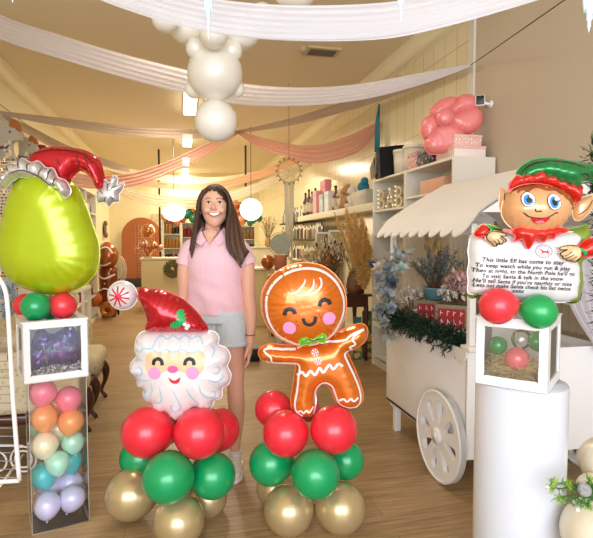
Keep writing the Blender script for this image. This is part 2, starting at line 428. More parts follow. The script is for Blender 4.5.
# vent and smoke alarm
p = onZ(322, 51, ZC); v = root('ceiling_vent', 'grey slatted air vent in the tan ceiling', 'air vent', p)
obj('frame', MB().prism([(p.x - .19, p.y - .13), (p.x + .19, p.y - .13), (p.x + .19, p.y + .13), (p.x - .19, p.y + .13)], [[(p.x - .15, p.y - .09), (p.x + .15, p.y - .09), (p.x + .15, p.y + .09), (p.x - .15, p.y + .09)]], .02, M=Matrix.Translation((0, 0, ZC - .01))), mat('vent_frame', '#cbb98f', .5), v)
mb = MB()
for k in range(8): mb.box((0, 0, 0), (.3, .003, .028), 0, Matrix.Translation((p.x, p.y - .08 + k * .023, ZC - .012)) @ Matrix.Rotation(.7, 4, 'X'))
obj('slat', mb, mat('vent_slat', '#6f6553', .5), v)
obj('backing', bx((p.x - .15, p.y - .09, ZC - .004), (p.x + .15, p.y + .09, ZC - .001)), BLACK, v)
p = onZ(303.5, 48, ZC)
obj('smoke_alarm', MB().lathe([(0, -.045), (.03, -.045), (.05, -.03), (.055, 0)], 0, 24, Matrix.Translation((p.x, p.y, ZC))), mat('alarm_plastic', '#b9ab8c', .5), label='small round smoke alarm on the ceiling beside the air vent', category='smoke alarm')

# ------------------------------------------------------------ drapes
def drape(label, pts, m, folds=7, group='sheer drapes swagged across the ceiling', flat=0.24):
    """pts: (px, py, width_px, depth)"""
    c = cat([(at(x, y, d).x, at(x, y, d).y, at(x, y, d).z, w_ / F * d) for x, y, w_, d in pts], 8, False)
    n = folds * 6; vs = []; N = len(c)
    ph = random.random() * 6
    for i, (x, y, z, w_) in enumerate(c):
        a = Vector(c[max(i - 1, 0)][:3]); b = Vector(c[min(i + 1, N - 1)][:3]); t = (b - a).normalized()
        dn = (Vector((0, 0, -1)) - t * -t.z).normalized(); nr = t.cross(dn)
        w_ = max(w_, .012)
        for k in range(n + 1):
            u = k / n - .5
            amp = w_ * flat * (.16 + .05 * math.sin(i * .13 + k))
            vs.append(Vector((x, y, z)) + dn * (u * w_ * (1 + .03 * math.sin(k * 1.7 + i * .2))) + nr * (amp * math.sin(u * folds * 2 * PI + ph + .5 * math.sin(i * .11 + u * 5)) + amp * 1.6 * math.cos(u * PI)))
    fs = [(i * (n + 1) + k, i * (n + 1) + k + 1, (i + 1) * (n + 1) + k + 1, (i + 1) * (n + 1) + k) for i in range(N - 1) for k in range(n)]
    return obj('ceiling_drape', MB().add(vs, fs), m, label=label, category='drape', group=group)
SW = sheer('white_sheer', '#e9e9ee', .93); SG = sheer('pale_grey_sheer', '#e4dfe2', .86); SGr = sheer('grey_sheer', '#b5a396', .9)
SP = sheer('pink_sheer', '#d9a195', .85); SPE = sheer('peach_sheer', '#eeb795', .85); SC = sheer('cream_sheer', '#f4e6cb', .88)
drape('broad bright white sheer drape nearest the camera along the top of the photo', [(20, -64, 26, 2.1), (80, -26, 28, 2.05), (150, 0, 30, 2), (225, 17, 33, 1.95), (300, 23, 34, 1.9), (380, 21, 34, 1.9), (440, 10, 32, 1.9), (500, -6, 32, 1.9), (548, -18, 28, 1.9), (620, -40, 26, 1.9)], SW, 6)
drape('wide pale grey sheer drape passing behind the white ceiling balloons', [(-80, -14, 20, 4.6), (0, 27, 21, 4.5), (60, 47, 22, 4.4), (120, 65, 22, 4.3), (186, 82, 22, 4.2), (240, 94, 20, 4.2), (300, 97, 18, 4.2), (360, 92, 16, 4.2), (420, 79, 11, 4.3), (470, 65.5, 3, 4.4)], SG, 5)
drape('thin grey drape from the left wall to the middle of the ceiling', [(0, 113, 4, 6.0), (60, 122, 8, 7), (130, 131, 9, 8), (195, 134, 9, 9), (238, 132, 3, 9.6)], SGr, 3)
drape('thin grey drape from the middle of the ceiling to the right wall corner', [(238, 132, 3, 9.6), (290, 122, 7, 8), (350, 105, 10, 6.5), (420, 83, 9, 5.2), (470, 66.5, 3, 4.4)], SGr, 3)
drape('short grey drape running back along the left wall above the red hat balloon', [(0, 114, 3, 6.0), (30, 131, 9, 6.8), (75, 153, 9, 8), (130, 170, 6, 10)], SGr, 3)
drape('dusty pink drape swagging from the left wall behind the red hat balloon', [(-30, 150, 15, 5.8), (20, 166, 16, 6.2), (60, 177, 15, 6.8), (100, 182, 13, 7.2), (135, 179, 13, 7.8), (170, 167, 12, 8.4), (205, 150, 10, 9), (238, 132, 3, 9.6)], SP, 4)
drape('wide pink sheer drape swagging to the tiled wall on the right', [(238, 132, 3, 9.6), (258, 142, 10, 9), (285, 150, 13, 8.4), (315, 154, 18, 7.8), (345, 147, 20, 7.2), (365, 137, 18, 6.8), (380, 122, 5, 6.5)], SP, 4)
drape('peach drape far back below the ceiling lights', [(105, 176, 5, 10.5), (150, 184, 6, 10.8), (200, 187, 7, 11), (245, 179, 8, 11), (290, 163, 7, 10.5), (345, 140, 4, 9)], SPE, 3)
drape('lowest cream drape hanging just above the round lanterns', [(108, 182, 5, 10), (128, 193, 10, 10), (160, 201, 12, 10), (200, 202, 12, 10), (235, 195, 10, 10), (275, 180, 8, 10), (320, 158, 5, 10)], SC, 4)
drape('thin cream drape far back above the pink swag\'s low point', [(70, 151, 4, 10), (110, 167, 7, 10.5), (160, 177, 6, 11), (215, 180, 6, 11.5), (265, 172, 6, 11.5), (310, 158, 4, 10.5)], SC, 3)

# wire from corner to the front
a = at(471, 65, 4.45); b = at(563, 1, 2.6)
obj('hanging_wire', MB().tube([a, b, b + (b - a) * .4], .004, 0, 6), mat('dark_wire', '#6e5c44', .5), label='thin dark wire strung from the wall corner towards the front right', category='wire')

# ------------------------------------------------------------ ceiling balloon garland
IV = latex('ivory_latex', '#f3f0e4', .4)
WB = [(214.8, 73, 27, 2.8, 'largest white balloon of the hanging cluster'), (216, 121, 21, 2.85, 'lowest white balloon of the hanging cluster'), (196, 49, 10, 2.72, 'small white balloon at upper left of the largest one'),
      (231, 51, 11, 2.78, 'small white balloon at upper right of the largest one'), (194.5, 89, 9.5, 2.86, 'small white balloon at lower left of the largest one'), (236, 89, 8.5, 2.86, 'small white balloon at lower right of the largest one'),
      (165, 19, 13, 2.7, 'small white balloon at the far left end of the cluster'), (213.5, 34, 14, 2.62, 'medium white balloon just above the largest one'), (187, 27, 17, 2.85, 'medium white balloon between the left end and the middle of the cluster'),
      (241, 31, 18, 2.85, 'medium white balloon right of the cluster middle, under the white drape'), (262, 18, 14, 2.8, 'white balloon at the right of the cluster, mostly behind the white drape'), (295, -14, 22, 2.6, 'white balloon peeking above the white drape at the top edge')]
for x, y, r, d, lb in WB: balloon(at(x, y, d), r / F * d, IV, lb, 'white balloons in the hanging cluster', neck=(random.uniform(-.4, .4), random.uniform(.2, .6), 1), knot=False, long=1.03)
# icicle ornaments
ICE = mat('icicle_acrylic', '#cfe6f4', .15, 0, .5)
def icicle(x, y0, y1, d, lb, wd):
    mb = MB(); a = at(x, y0, d); L = (y1 - y0) / F * d; pr = [(0, 0), (wd * .9, -.005)]
    for k in range(1, 13): t = k / 12; pr.append((wd * (1 - t) ** .8 * (1 + .25 * math.sin(k * 2.6)), -L * t))
    mb.lathe(pr, 0, 8, Matrix.Translation(a)); mb.tube([a, a + Vector((0, 0, .1))], .0015, 0, 4)
    for s_ in (-1, 1): mb.tube([a + Vector((s_ * wd * .5, 0, 0)), a + Vector((s_ * wd * .8, 0, -L * .3)), a + Vector((s_ * wd * .9, 0, -L * .55))], [wd * .45, wd * .35, .0005], 0, 6)
    return obj('icicle_ornament', mb, ICE, label=lb, category='ornament', group='icicle ornaments hanging from the front drape')
icicle(208, -14, 39, 1.6, 'pale blue icicle ornament in front of the white balloons', .011)
icicle(401, -14, 23, 1.6, 'pale blue icicle ornament at the top right of the vent', .010)
icicle(590, -10, 31, 1.5, 'broad pale blue icicle ornament in the top right corner', .02)
icicle(12, -20, 2, 1.5, 'pale blue icicle ornament in the top left corner', .012)
# ============================================================ latex towers
TW = 'balloons in the tower under the santa balloon'; TG = 'balloons in the tower under the gingerbread balloon'
def bl(x, y, r, d, m, label, group, knot=False, neck=(0, 0, -1), long=1.03, n=32):
    return balloon(at(x, y, d), r / F * d, m, label, group, neck, knot, long, n=n)
def inward(x, y, d, cx, cy, cd):
    return at(cx, cy, cd) - at(x, y, d)
santa_t = [
 (147.5, 432, 26, 2.38, RED, 'red balloon at the left front of the tower under the santa balloon'),
 (199, 433, 26, 2.36, RED, 'red balloon at the right front of the tower under the santa balloon'),
 (218, 429.5, 22, 2.6, RED, 'red balloon at the back right of the tower under the santa balloon'),
 (165, 425, 20, 2.64, RED, 'red balloon hidden at the back of the tower under the santa balloon'),
 (168.5, 477, 26.5, 2.28, GREEN, 'green balloon at the front centre of the tower under the santa balloon'),
 (212.5, 475.5, 23.5, 2.42, GREEN, 'green balloon at the right of the tower under the santa balloon'),
 (139, 458, 19.5, 2.6, GREEN, 'green balloon at the back left of the tower under the santa balloon'),
 (131, 494.5, 26.3, 2.5, GOLD, 'gold chrome balloon at the left foot of the santa tower'),
 (179, 521, 26.3, 2.33, GOLD, 'gold chrome balloon at the front foot of the santa tower'),
 (207.5, 498, 20, 2.57, GOLD, 'gold chrome balloon at the back right foot of the santa tower')]
for x, y, r, d, m, lb in santa_t: bl(x, y, r, d, m, lb, TW, neck=inward(x, y, d, 175, y, 2.46))
ginger_t = [
 (286, 433.5, 23.5, 2.38, RED, 'red balloon at the left front of the tower under the gingerbread balloon'),
 (333.5, 429.5, 24.5, 2.38, RED, 'red balloon at the right front of the tower under the gingerbread balloon'),
 (273.5, 409, 19, 2.6, RED, 'red balloon standing highest at the back left of the gingerbread tower'),
 (271, 463, 22.5, 2.46, GREEN, 'green balloon at the left of the tower under the gingerbread balloon'),
 (315.5, 474, 25, 2.3, GREEN, 'green balloon at the front centre of the tower under the gingerbread balloon'),
 (345, 460, 19.5, 2.55, GREEN, 'green balloon at the right of the tower under the gingerbread balloon'),
 (289, 510, 26, 2.42, GOLD, 'gold chrome balloon at the left foot of the gingerbread tower'),
 (340.5, 508, 26, 2.43, GOLD, 'gold chrome balloon at the right foot of the gingerbread tower'),
 (274, 488, 18.5, 2.66, GOLD, 'gold chrome balloon at the back left foot of the gingerbread tower')]
for x, y, r, d, m, lb in ginger_t: bl(x, y, r, d, m, lb, TG, neck=inward(x, y, d, 309, y, 2.5))
bl(309, 409, 12, 2.6, latex('deep_pink_latex', '#e0405a'), 'red balloon glimpsed between the gingerbread balloon\'s legs', TG)

# ============================================================ santa foil balloon
FRED = foilm('red_foil', '#c60f22', .2, .55); FWHITE = foilm('white_foil', '#e2dcdc', .3, .15); FSILV = foilm('silver_foil', '#d9d9dc', .2, .7)
PINKP = mat('pink_print', '#f29ac6', .35); LBLUE = mat('light_blue_print', '#a9cbdc', .4); SKINP = mat('skin_print', '#ecc499', .4, coat=.3)
HOTP = mat('hot_pink_print', '#ee5b9d', .35); REDP = mat('red_print', '#d3182c', .35); GRNP = mat('green_print', '#22a556', .35); WHP = mat('white_print', '#f7f5f0', .4)
SD = 2.42; SO = (180, 370)
sant = root('santa_foil_balloon', 'large smiling santa head foil balloon with a red hat on red and green balloons', 'foil balloon', at(180, 412, SD))
f = pxf(*SO, SD, 3.36, 100, 270); MF = frame(at(*SO, SD))
def fo(pts, T, R, n=5, **k): return Foil(cat(f(pts), n), T, R, **k)
P1 = mat('white_print_pearl', '#e8dfdf', .35, .1, .4)
beard = fo([(150, 203), (200, 199), (262, 198), (330, 199), (385, 204), (402, 225), (400, 248), (428, 262), (440, 292), (430, 322), (442, 352), (432, 385), (412, 398), (410, 428), (385, 440), (376, 462), (350, 470), (325, 462), (310, 468), (292, 488), (262, 505), (240, 500), (225, 482), (200, 478), (178, 466), (172, 450), (150, 440), (142, 418), (146, 402), (124, 388), (122, 362), (103, 345), (102, 315), (122, 288), (116, 262), (126, 222)], .10, .15, wave=.045)
skin = [(176, 268), (196, 256), (230, 262), (262, 255), (300, 262), (345, 256), (364, 270), (366, 300), (352, 330), (325, 340), (296, 326), (262, 318), (228, 326), (200, 340), (176, 328), (168, 300)]
beard.decal(cat(f(skin), 3), 1, .001)
beard.decal(f(circ(201, 329, 21)), 2, .002); beard.decal(f(circ(326, 328, 21)), 2, .002)
beard.decal(f(circ(262, 315, 17, 12)), 3, .004)
for cx in (213, 316): beard.stroke(f([(cx - 15, 302), (cx - 12, 288), (cx, 281), (cx + 12, 287), (cx + 15, 302)]), .016, 4, .004)
beard.decal(cat(f([(248, 342), (258, 350), (270, 352), (285, 342), (284, 354), (276, 362), (262, 362), (252, 354)]), 2), 5, .003)
beard.stroke(f([(135, 258), (150, 262), (165, 248), (190, 250), (205, 218), (222, 212), (238, 222), (256, 210), (276, 222), (296, 210), (316, 221), (336, 212), (350, 220), (358, 238)]), .007, 6)
beard.stroke(f([(195, 250), (215, 262), (240, 252), (262, 262), (290, 252), (320, 264), (350, 250)]), .005, 6)
for cvs in ([(130, 320), (150, 315), (158, 330), (148, 342), (136, 338), (134, 350), (160, 358), (190, 350)], [(185, 360), (190, 385), (178, 412), (160, 414), (156, 402), (165, 396)], [(215, 375), (222, 410), (215, 430), (198, 432), (196, 420)], [(260, 385), (275, 420), (282, 448), (268, 462), (252, 456), (252, 440), (262, 438)], [(305, 380), (318, 410), (335, 435), (330, 450), (318, 446)], [(345, 368), (352, 395), (370, 415), (392, 415), (392, 400), (380, 396)], [(385, 330), (402, 335), (410, 322), (402, 312), (392, 316)], [(372, 350), (395, 362), (418, 352), (420, 338)], [(128, 300), (140, 290), (160, 292)], [(380, 240), (392, 262), (385, 280)]):
    beard.stroke(f(cvs), .0075, 6, taper=True)
for k in range(22): x = 200 + (k % 11) * 14; y = 228 + (k // 11) * 12 + (k % 2) * 4; beard.decal(f(circ(x, y, 2, n=6)), 6)
beard.done('beard_face', [P1, SKINP, PINKP, HOTP, PRINT, REDP, LBLUE], MF, sant, label='pearly white santa beard and smiling face')
hat = fo([(163, 201), (163, 165), (156, 135), (146, 110), (132, 88), (134, 62), (150, 54), (175, 60), (212, 62), (250, 77), (285, 95), (318, 125), (345, 158), (362, 201), (262, 204)], .085, .10, wave=.035)
def leafp(cx, cy, L, W, ang):
    p = [(0, L), (-.5 * W, .62 * L), (-.28 * W, .5 * L), (-.62 * W, .2 * L), (-.3 * W, .05 * L), (-.62 * W, -.3 * L), (-.3 * W, -.4 * L), (-.45 * W, -.75 * L), (0, -L)]
    p += [(-a, b) for a, b in p[-2:0:-1]]; c, s_ = math.cos(ang), math.sin(ang)
    return f([(cx + a * c - b * s_, cy + a * s_ + b * c) for a, b in p])
hat.decal(leafp(289, 146, 26, 27, -.25), 1, .003); hat.decal(leafp(273, 170, 24, 25, 1.2), 1, .003)
for x, y in ((300, 170), (311, 175), (304, 184)): hat.decal(f(circ(x, y, 6.5)), 2, .004)
hat.stroke(f([(176, 186), (172, 150), (158, 112), (150, 84)]), .004, 3, .001)
hat.done('hat', [FRED, GRNP, WHP, mat('dark_red_print', '#8c0a18', .3)], MF, sant, off=(0, 0, .01))
pom = fo(circ(82, 80, 49, 48, 36), .06, .07, n=1, wave=.022, pucker=.04)
for k in range(5):
    a = k * PI / 5 + .2; pom.stroke(f([(82 + q * math.cos(a), 80 + q * math.sin(a)) for q in range(-34, 35, 4)]), .007, 1, .007, smooth=1)
pom.done('pompom', [FWHITE, REDP], MF, sant, off=(0, 0, .015), label='white pompom with a red star burst')

# ============================================================ gingerbread foil balloon
GO = (312, 345); GD = 2.42
FBR = foilm('copper_brown_foil', '#e2741a', .24, .42); ICING = mat('icing_print', '#f6ece4', .4)
ging = root('gingerbread_foil_balloon', 'orange gingerbread figure foil balloon with white icing and a smiling face', 'foil balloon', at(312, 412, GD))
f = pxf(*GO, GD, 3.165, 240, 250); MG = frame(at(*GO, GD))
body = fo([(168, 302), (140, 301), (100, 297), (72, 303), (58, 318), (60, 338), (75, 352), (105, 359), (158, 362), (176, 368), (172, 400), (166, 440), (160, 480), (166, 510), (185, 527), (210, 532), (232, 526), (240, 505), (240, 475), (242, 450), (252, 433), (268, 428), (286, 440), (296, 462), (306, 484), (322, 498), (345, 505), (372, 502), (390, 485), (393, 462), (383, 425), (366, 380), (350, 345), (342, 322), (360, 314), (385, 300), (402, 280), (405, 252), (396, 236), (380, 232), (355, 238), (320, 254), (290, 272), (268, 290)], .075, .075, wave=.04)
I = .009
body.stroke(f([(176, 308), (130, 308), (96, 305), (76, 312), (98, 330), (104, 350), (150, 352), (186, 358), (184, 400), (180, 440), (173, 480), (178, 505), (198, 520)]), I, 1)
body.stroke(f([(82, 345), (110, 356), (160, 356)]), I * .8, 1)
body.stroke(f([(180, 508), (192, 500), (200, 508), (210, 498), (218, 506), (232, 490)]), I, 1)
body.stroke(f([(233, 520), (240, 480), (238, 445), (250, 422), (270, 414), (290, 425), (302, 455), (314, 482), (340, 494), (366, 490), (380, 472), (378, 440), (360, 392), (340, 350), (330, 322), (352, 312), (345, 300), (362, 290), (352, 275), (360, 262), (385, 245)]), I, 1)
body.stroke(f([(330, 278), (348, 262), (372, 250), (390, 245)]), I, 1)
body.stroke(f([(312, 470), (326, 462), (336, 470), (348, 460), (358, 468), (372, 458)]), I, 1)
body.stroke(f([(180, 392), (195, 378), (208, 388), (222, 372), (236, 384), (250, 362), (262, 376), (280, 352), (292, 366), (308, 350), (322, 358)]), I * 1.3, 1)
body.stroke(f([(180, 305), (210, 296), (250, 292), (290, 284), (330, 276)]), I, 1)
for x, y in ((236, 316), (245, 342)):
    body.decal(f(circ(x, y, 11)), 1, .003)
    for k in range(6):
        a = k * PI / 3; body.decal(f([(x, y), (x + 10 * math.cos(a), y + 10 * math.sin(a)), (x + 10 * math.cos(a + .5), y + 10 * math.sin(a + .5))]), 2, .0045)
body.done('body', [FBR, ICING, REDP], MG, ging)
head = fo([(68, 160), (72, 125), (95, 85), (132, 55), (175, 40), (215, 37), (262, 48), (302, 78), (327, 120), (335, 165), (328, 210), (305, 252), (270, 282), (225, 298), (175, 296), (125, 275), (90, 240), (72, 200)], .115, .16, wave=.035)
head.stroke(f([(200, 290), (170, 284), (125, 262), (98, 225), (86, 180), (90, 130), (118, 88), (160, 62), (210, 52), (260, 62), (300, 95), (322, 140), (324, 185), (310, 225), (285, 262), (240, 286), (215, 292)]), I * 1.25, 1)
for c_ in ([(150, 124), (175, 124), (200, 98), (205, 82)], [(178, 130), (205, 128), (228, 105), (230, 82)], [(205, 130), (230, 125), (252, 105), (252, 84), (246, 80)]): head.stroke(f(c_), I * .9, 1, .004, taper=True)
for cx, cy in ((158, 185), (263, 157)): head.stroke(f([(cx - 16, cy + 7), (cx - 12, cy - 7), (cx, cy - 13), (cx + 12, cy - 8), (cx + 16, cy + 2)]), .018, 2, .005)
head.stroke(f([(198, 200), (203, 214), (218, 220), (232, 212), (235, 194)]), .015, 2, .005)
head.decal(f(circ(157, 231, 20)), 3, .003); head.decal(f(circ(277, 202, 20)), 3, .003)
for x, y in ((178, 210), (190, 215), (183, 222), (248, 190), (258, 184), (252, 198)): head.decal(f(circ(x, y, 1.8, n=6)), 2, .003)
head.done('head', [FBR, ICING, PRINT, PINKP], MG, ging, off=(0, 0, .03))
bow = fo([(188, 262), (205, 258), (226, 264), (250, 252), (266, 248), (268, 262), (264, 278), (240, 274), (228, 280), (208, 284), (190, 285)], .02, .02, wave=.02)
bow.stroke(f([(196, 272), (215, 268), (228, 271), (245, 265), (260, 262)]), .004, 1); bow.stroke(f([(228, 264), (230, 279)]), .004, 1, smooth=1)
bow.done('bow_tie', [foilm('lime_foil', '#6cc024', .3, .2), PRINT], MG, ging, off=(0, 0, .105), label='lime green bow tie')

# ============================================================ plain lime balloon with hat (left)
LD = 2.5; LO = (48, 240)
FLIME = foilm('lime_green_foil', '#b6cb10', .25, .35); lime = root('lime_green_foil_balloon', 'large plain lime green foil balloon wearing a red and white christmas hat', 'foil balloon', at(50, 296, LD))
f = pxf(*LO, LD); ML = frame(at(*LO, LD))
lb_ = fo([(26, 176), (50, 170), (72, 180), (84, 200), (93, 226), (99, 248), (96, 270), (82, 286), (60, 294), (34, 292), (12, 281), (1, 262), (0, 240), (6, 215), (14, 192)], .13, .17, wave=.07, pucker=.012)
lb_.done('balloon_body', [FLIME], ML, lime)
h = fo([(22, 178), (27, 168), (40, 154), (56, 149), (75, 150), (92, 154), (103, 163), (107, 177), (108, 188), (100, 190), (94, 178), (84, 172), (76, 178), (70, 186), (50, 176)], .06, .06, wave=.03)
for c_ in ([(34, 160), (60, 153), (88, 156), (100, 166)], [(44, 168), (50, 172), (60, 168)], [(66, 162), (70, 170)], [(84, 158), (88, 170)], [(92, 160), (98, 172)]): h.stroke(f(c_), .004, 1, taper=True)
h.done('hat', [FRED, PRINT], ML, lime, off=(0, 0, .02))
tr_ = fo([(12, 188), (14, 178), (20, 176), (22, 167), (30, 168), (34, 162), (42, 166), (50, 165), (57, 171), (64, 172), (68, 180), (76, 184), (80, 194), (74, 200), (68, 192), (60, 190), (52, 183), (42, 181), (32, 180), (24, 184), (17, 191)], .05, .03, wave=.025, pucker=.1)
for c_ in ([(22, 168), (26, 176)], [(34, 163), (36, 173)], [(43, 166), (44, 175)], [(57, 172), (54, 180)], [(64, 173), (62, 184)], [(69, 181), (67, 190)], [(15, 179), (20, 184)], [(26, 178), (40, 175), (56, 182), (70, 194)]): tr_.stroke(f(c_), .0045, 1, taper=True)
tr_.done('hat_trim', [FSILV, PRINT], ML, lime, off=(0, 0, .09))
pm = fo([(100, 196), (102, 190), (106, 188), (108, 181), (113, 184), (117, 177), (121, 180), (120, 186), (127, 184), (125, 191), (122, 195), (122, 202), (116, 203), (112, 207), (108, 203), (101, 203)], .035, .03, wave=.03)
for c_ in ([(105, 191), (109, 196)], [(113, 185), (113, 193)], [(120, 187), (115, 193)], [(108, 203), (112, 198)], [(118, 201), (116, 196)]): pm.stroke(f(c_), .004, 1, taper=True)
pm.done('pompom', [FSILV, PRINT], ML, lime, off=(0, 0, .03))

# ============================================================ elf foil balloon (right)
ED = 1.82; EO = (528, 250)
elf = root('elf_foil_balloon', 'elf foil balloon with green hat holding a white sign with a printed christmas verse', 'foil balloon', at(530, 302, ED))

def deep(zo, T):
    global f, f2, ME
    zc = zo + .6 * T; f = pxf(*EO, ED - zc, 3.36, 460, 150); f2 = pxf(*EO, ED - zc, 4.821, 470, 220); ME = frame(at(*EO, ED - zc)) @ Matrix.Translation((0, 0, -.6 * T))
deep(-.01, .035)
EGR = foilm('green_foil', '#0f7d3c', .22, .45); ESK = foilm('skin_foil', '#e6ae78', .28, .25); ERED = foilm('bright_red_foil', '#dd2418', .25, .35); EYG = foilm('olive_green_foil', '#7f9a2e', .3, .3)
HAIR = mat('brown_print', '#93562a', .4)
fr = fo([(40, 295), (52, 285), (62, 262), (85, 250), (120, 256), (160, 268), (250, 272), (340, 270), (400, 262), (440, 258), (446, 350), (420, 380), (425, 440), (418, 480), (412, 510), (385, 520), (345, 512), (300, 512), (240, 502), (190, 500), (130, 495), (90, 490), (50, 500), (34, 485), (44, 470), (36, 440)], .035, .04, wave=.03)
fr.stroke(f([(60, 275), (85, 262), (130, 268), (170, 276)]), .004, 1); fr.stroke(f([(50, 494), (100, 486), (180, 496), (260, 500), (340, 508), (390, 514), (414, 500), (420, 440)]), .004, 1)
fr.done('sign_frame', [EYG, PRINT], ME, elf, off=(0, 0, 0), label='olive green wavy border behind the sign')
deep(.012, .05)
sg = Foil(cat(f2([(14, 92), (22, 72), (60, 60), (120, 50), (190, 62), (260, 66), (340, 72), (420, 62), (500, 58), (540, 66), (548, 100), (540, 140), (536, 190), (548, 230), (550, 290), (545, 350), (535, 385), (500, 398), (440, 402), (380, 392), (330, 385), (270, 388), (210, 378), (150, 370), (90, 362), (30, 362), (8, 350), (10, 300), (5, 250), (12, 200), (6, 150)]), 4), .05, .06, wave=.05)
for t_, x, y, sz, rt in (('This little Elf has come to stay', 262, 204, 29, -.04), ('To keep watch while you run & play', 265, 231, 28, -.04), ("Then at night, to the North Pole he'll go", 270, 256, 27, -.04), ('To visit Santa & talk in the snow', 262, 281, 27, -.04), ("He'll tell Santa if you're naughty or nice", 266, 305, 26.5, -.04), ('Lets not make Santa check his list twice', 264, 327, 26, -.04), ('xxxx', 246, 347, 26, -.04)):
    (px_, py_), = f2([(x, y)]); sg.text(t_, px_ - .0145, py_ + .0045, sz / 4.821 / F * ED * .97, 1, rot=rt, shear=.12, lift=.0065)
sg.stroke(f2(circ(342, 150, 40, 30, 20)), .0025, 2, smooth=1, closed=True); sg.stroke(f2(circ(342, 150, 27, 20, 20)), .0012, 2, smooth=1, closed=True)
for k in range(14):
    a = k * PI / 7; sg.decal(f2(circ(342 + 33 * math.cos(a), 150 + 25 * math.sin(a), 2.5, n=5)), 2)
sg.decal(f2([(322, 142), (332, 140), (340, 148), (356, 148), (362, 142), (364, 154), (368, 166), (360, 160), (350, 156), (340, 158), (330, 166), (334, 152)]), 3)
for k in range(4): sg.stroke(f2([(386, 134 + k * 10), (405, 130 + k * 10), (420, 136 + k * 10), (440, 132 + k * 10)]), .0012, 2)
sg.done('sign', [mat('white_sign_foil', '#dedbd9', .3, .05, .4), mat('plum_print', '#2c0b14', .7), mat('grey_print', '#a79b9b', .5), REDP], ME, elf, off=(0, 0, 0), label='white puffy sign with a seven line printed verse')
deep(.075, .03); col_ = fo([(150, 268), (185, 270), (205, 262), (330, 262), (372, 270), (330, 285), (322, 298), (300, 292), (290, 308), (262, 300), (238, 332), (218, 300), (188, 306), (192, 285)], .03, .03, wave=.03)
col_.done('collar', [ERED], ME, elf, off=(0, 0, 0), label='red zigzag collar')
for nm, pts, nk in (('ear', [(172, 165), (160, 150), (140, 128), (135, 150), (134, 180), (140, 200), (158, 212), (172, 208)], 0), ('ear', [(385, 180), (402, 165), (420, 158), (440, 152), (446, 150), (447, 190), (425, 222), (400, 236), (384, 225)], 1)):
    deep(.03, .02)
    e_ = fo(pts, .02, .025); e_.stroke(f([(145, 145), (143, 175), (155, 200)] if not nk else [(392, 218), (418, 200), (436, 170)]), .003, 1); e_.done(nm, [ESK, PRINT], ME, elf, off=(0, 0, 0))
deep(.045, .09); hd = fo([(158, 200), (165, 165), (178, 130), (225, 112), (280, 108), (340, 118), (388, 150), (396, 190), (385, 230), (352, 262), (310, 280), (270, 286), (225, 278), (185, 252), (165, 228)], .09, .11, wave=.03)
hd.decal(cat(f([(170, 165), (178, 142), (200, 132), (222, 142), (250, 128), (285, 140), (310, 138), (340, 160), (365, 185), (388, 205), (394, 180), (386, 148), (340, 122), (280, 112), (225, 116), (182, 132)]), 3), 2, .002)
for cx, cy, rx, ry in ((216, 168, 19, 24), (297, 177, 21, 26)):
    hd.decal(f(circ(cx, cy, rx + 2, ry + 2)), 1, .003); hd.decal(f(circ(cx, cy, rx, ry)), 3, .004); hd.decal(f(circ(cx - 1, cy + 2, rx * .72, ry * .78)), 4, .005); hd.decal(f(circ(cx, cy + 2, rx * .42, ry * .48)), 1, .006); hd.decal(f(circ(cx + 5, cy - 8, 4.5)), 3, .007)
hd.stroke(f([(188, 146), (205, 132), (225, 130)]), .006, 2, .006, taper=True); hd.stroke(f([(300, 128), (318, 130), (332, 146)]), .006, 2, .006, taper=True)
hd.stroke(f([(236, 200), (238, 209), (250, 208), (256, 210)]), .0035, 1, .004)
hd.stroke(f([(203, 212), (222, 226), (250, 231), (280, 228), (304, 214), (312, 214)]), .0035, 1, .004)
hd.decal(cat(f([(225, 228), (250, 233), (286, 227), (276, 244), (256, 250), (238, 244)]), 2), 5, .004); hd.decal(cat(f([(240, 243), (256, 238), (272, 243), (256, 249)]), 2), 6, .0055)
hd.done('head', [ESK, PRINT, HAIR, WHP, mat('blue_print', '#3d8fd1', .3), REDP, mat('tongue_print', '#f08080', .4)], ME, elf, off=(0, 0, 0))
deep(.05, .07); ht = fo([(178, 118), (196, 90), (205, 66), (232, 42), (272, 27), (330, 26), (380, 34), (430, 42), (470, 50), (500, 70), (505, 100), (470, 106), (440, 98), (420, 108), (410, 148), (360, 132), (300, 112), (240, 104)], .07, .08, wave=.03)
for c_ in ([(210, 70), (240, 48), (300, 36)], [(300, 36), (360, 44), (410, 60)], [(392, 88), (410, 84), (430, 92)]): ht.stroke(f(c_), .003, 1, taper=True)
ht.done('hat', [EGR, PRINT], ME, elf, off=(0, 0, 0), label='shiny green elf hat')
deep(.085, .04); bd = fo([(168, 130), (175, 112), (196, 84), (214, 92), (228, 72), (246, 86), (272, 60), (292, 88), (318, 84), (336, 104), (352, 98), (366, 116), (386, 108), (392, 122), (416, 118), (414, 145), (410, 166), (396, 176), (372, 155), (338, 130), (300, 115), (250, 110), (210, 116), (180, 128), (174, 138)], .04, .035, n=2, wave=.03)
bd.done('hat_band', [ERED], ME, elf, off=(0, 0, 0), label='red zigzag hat band')
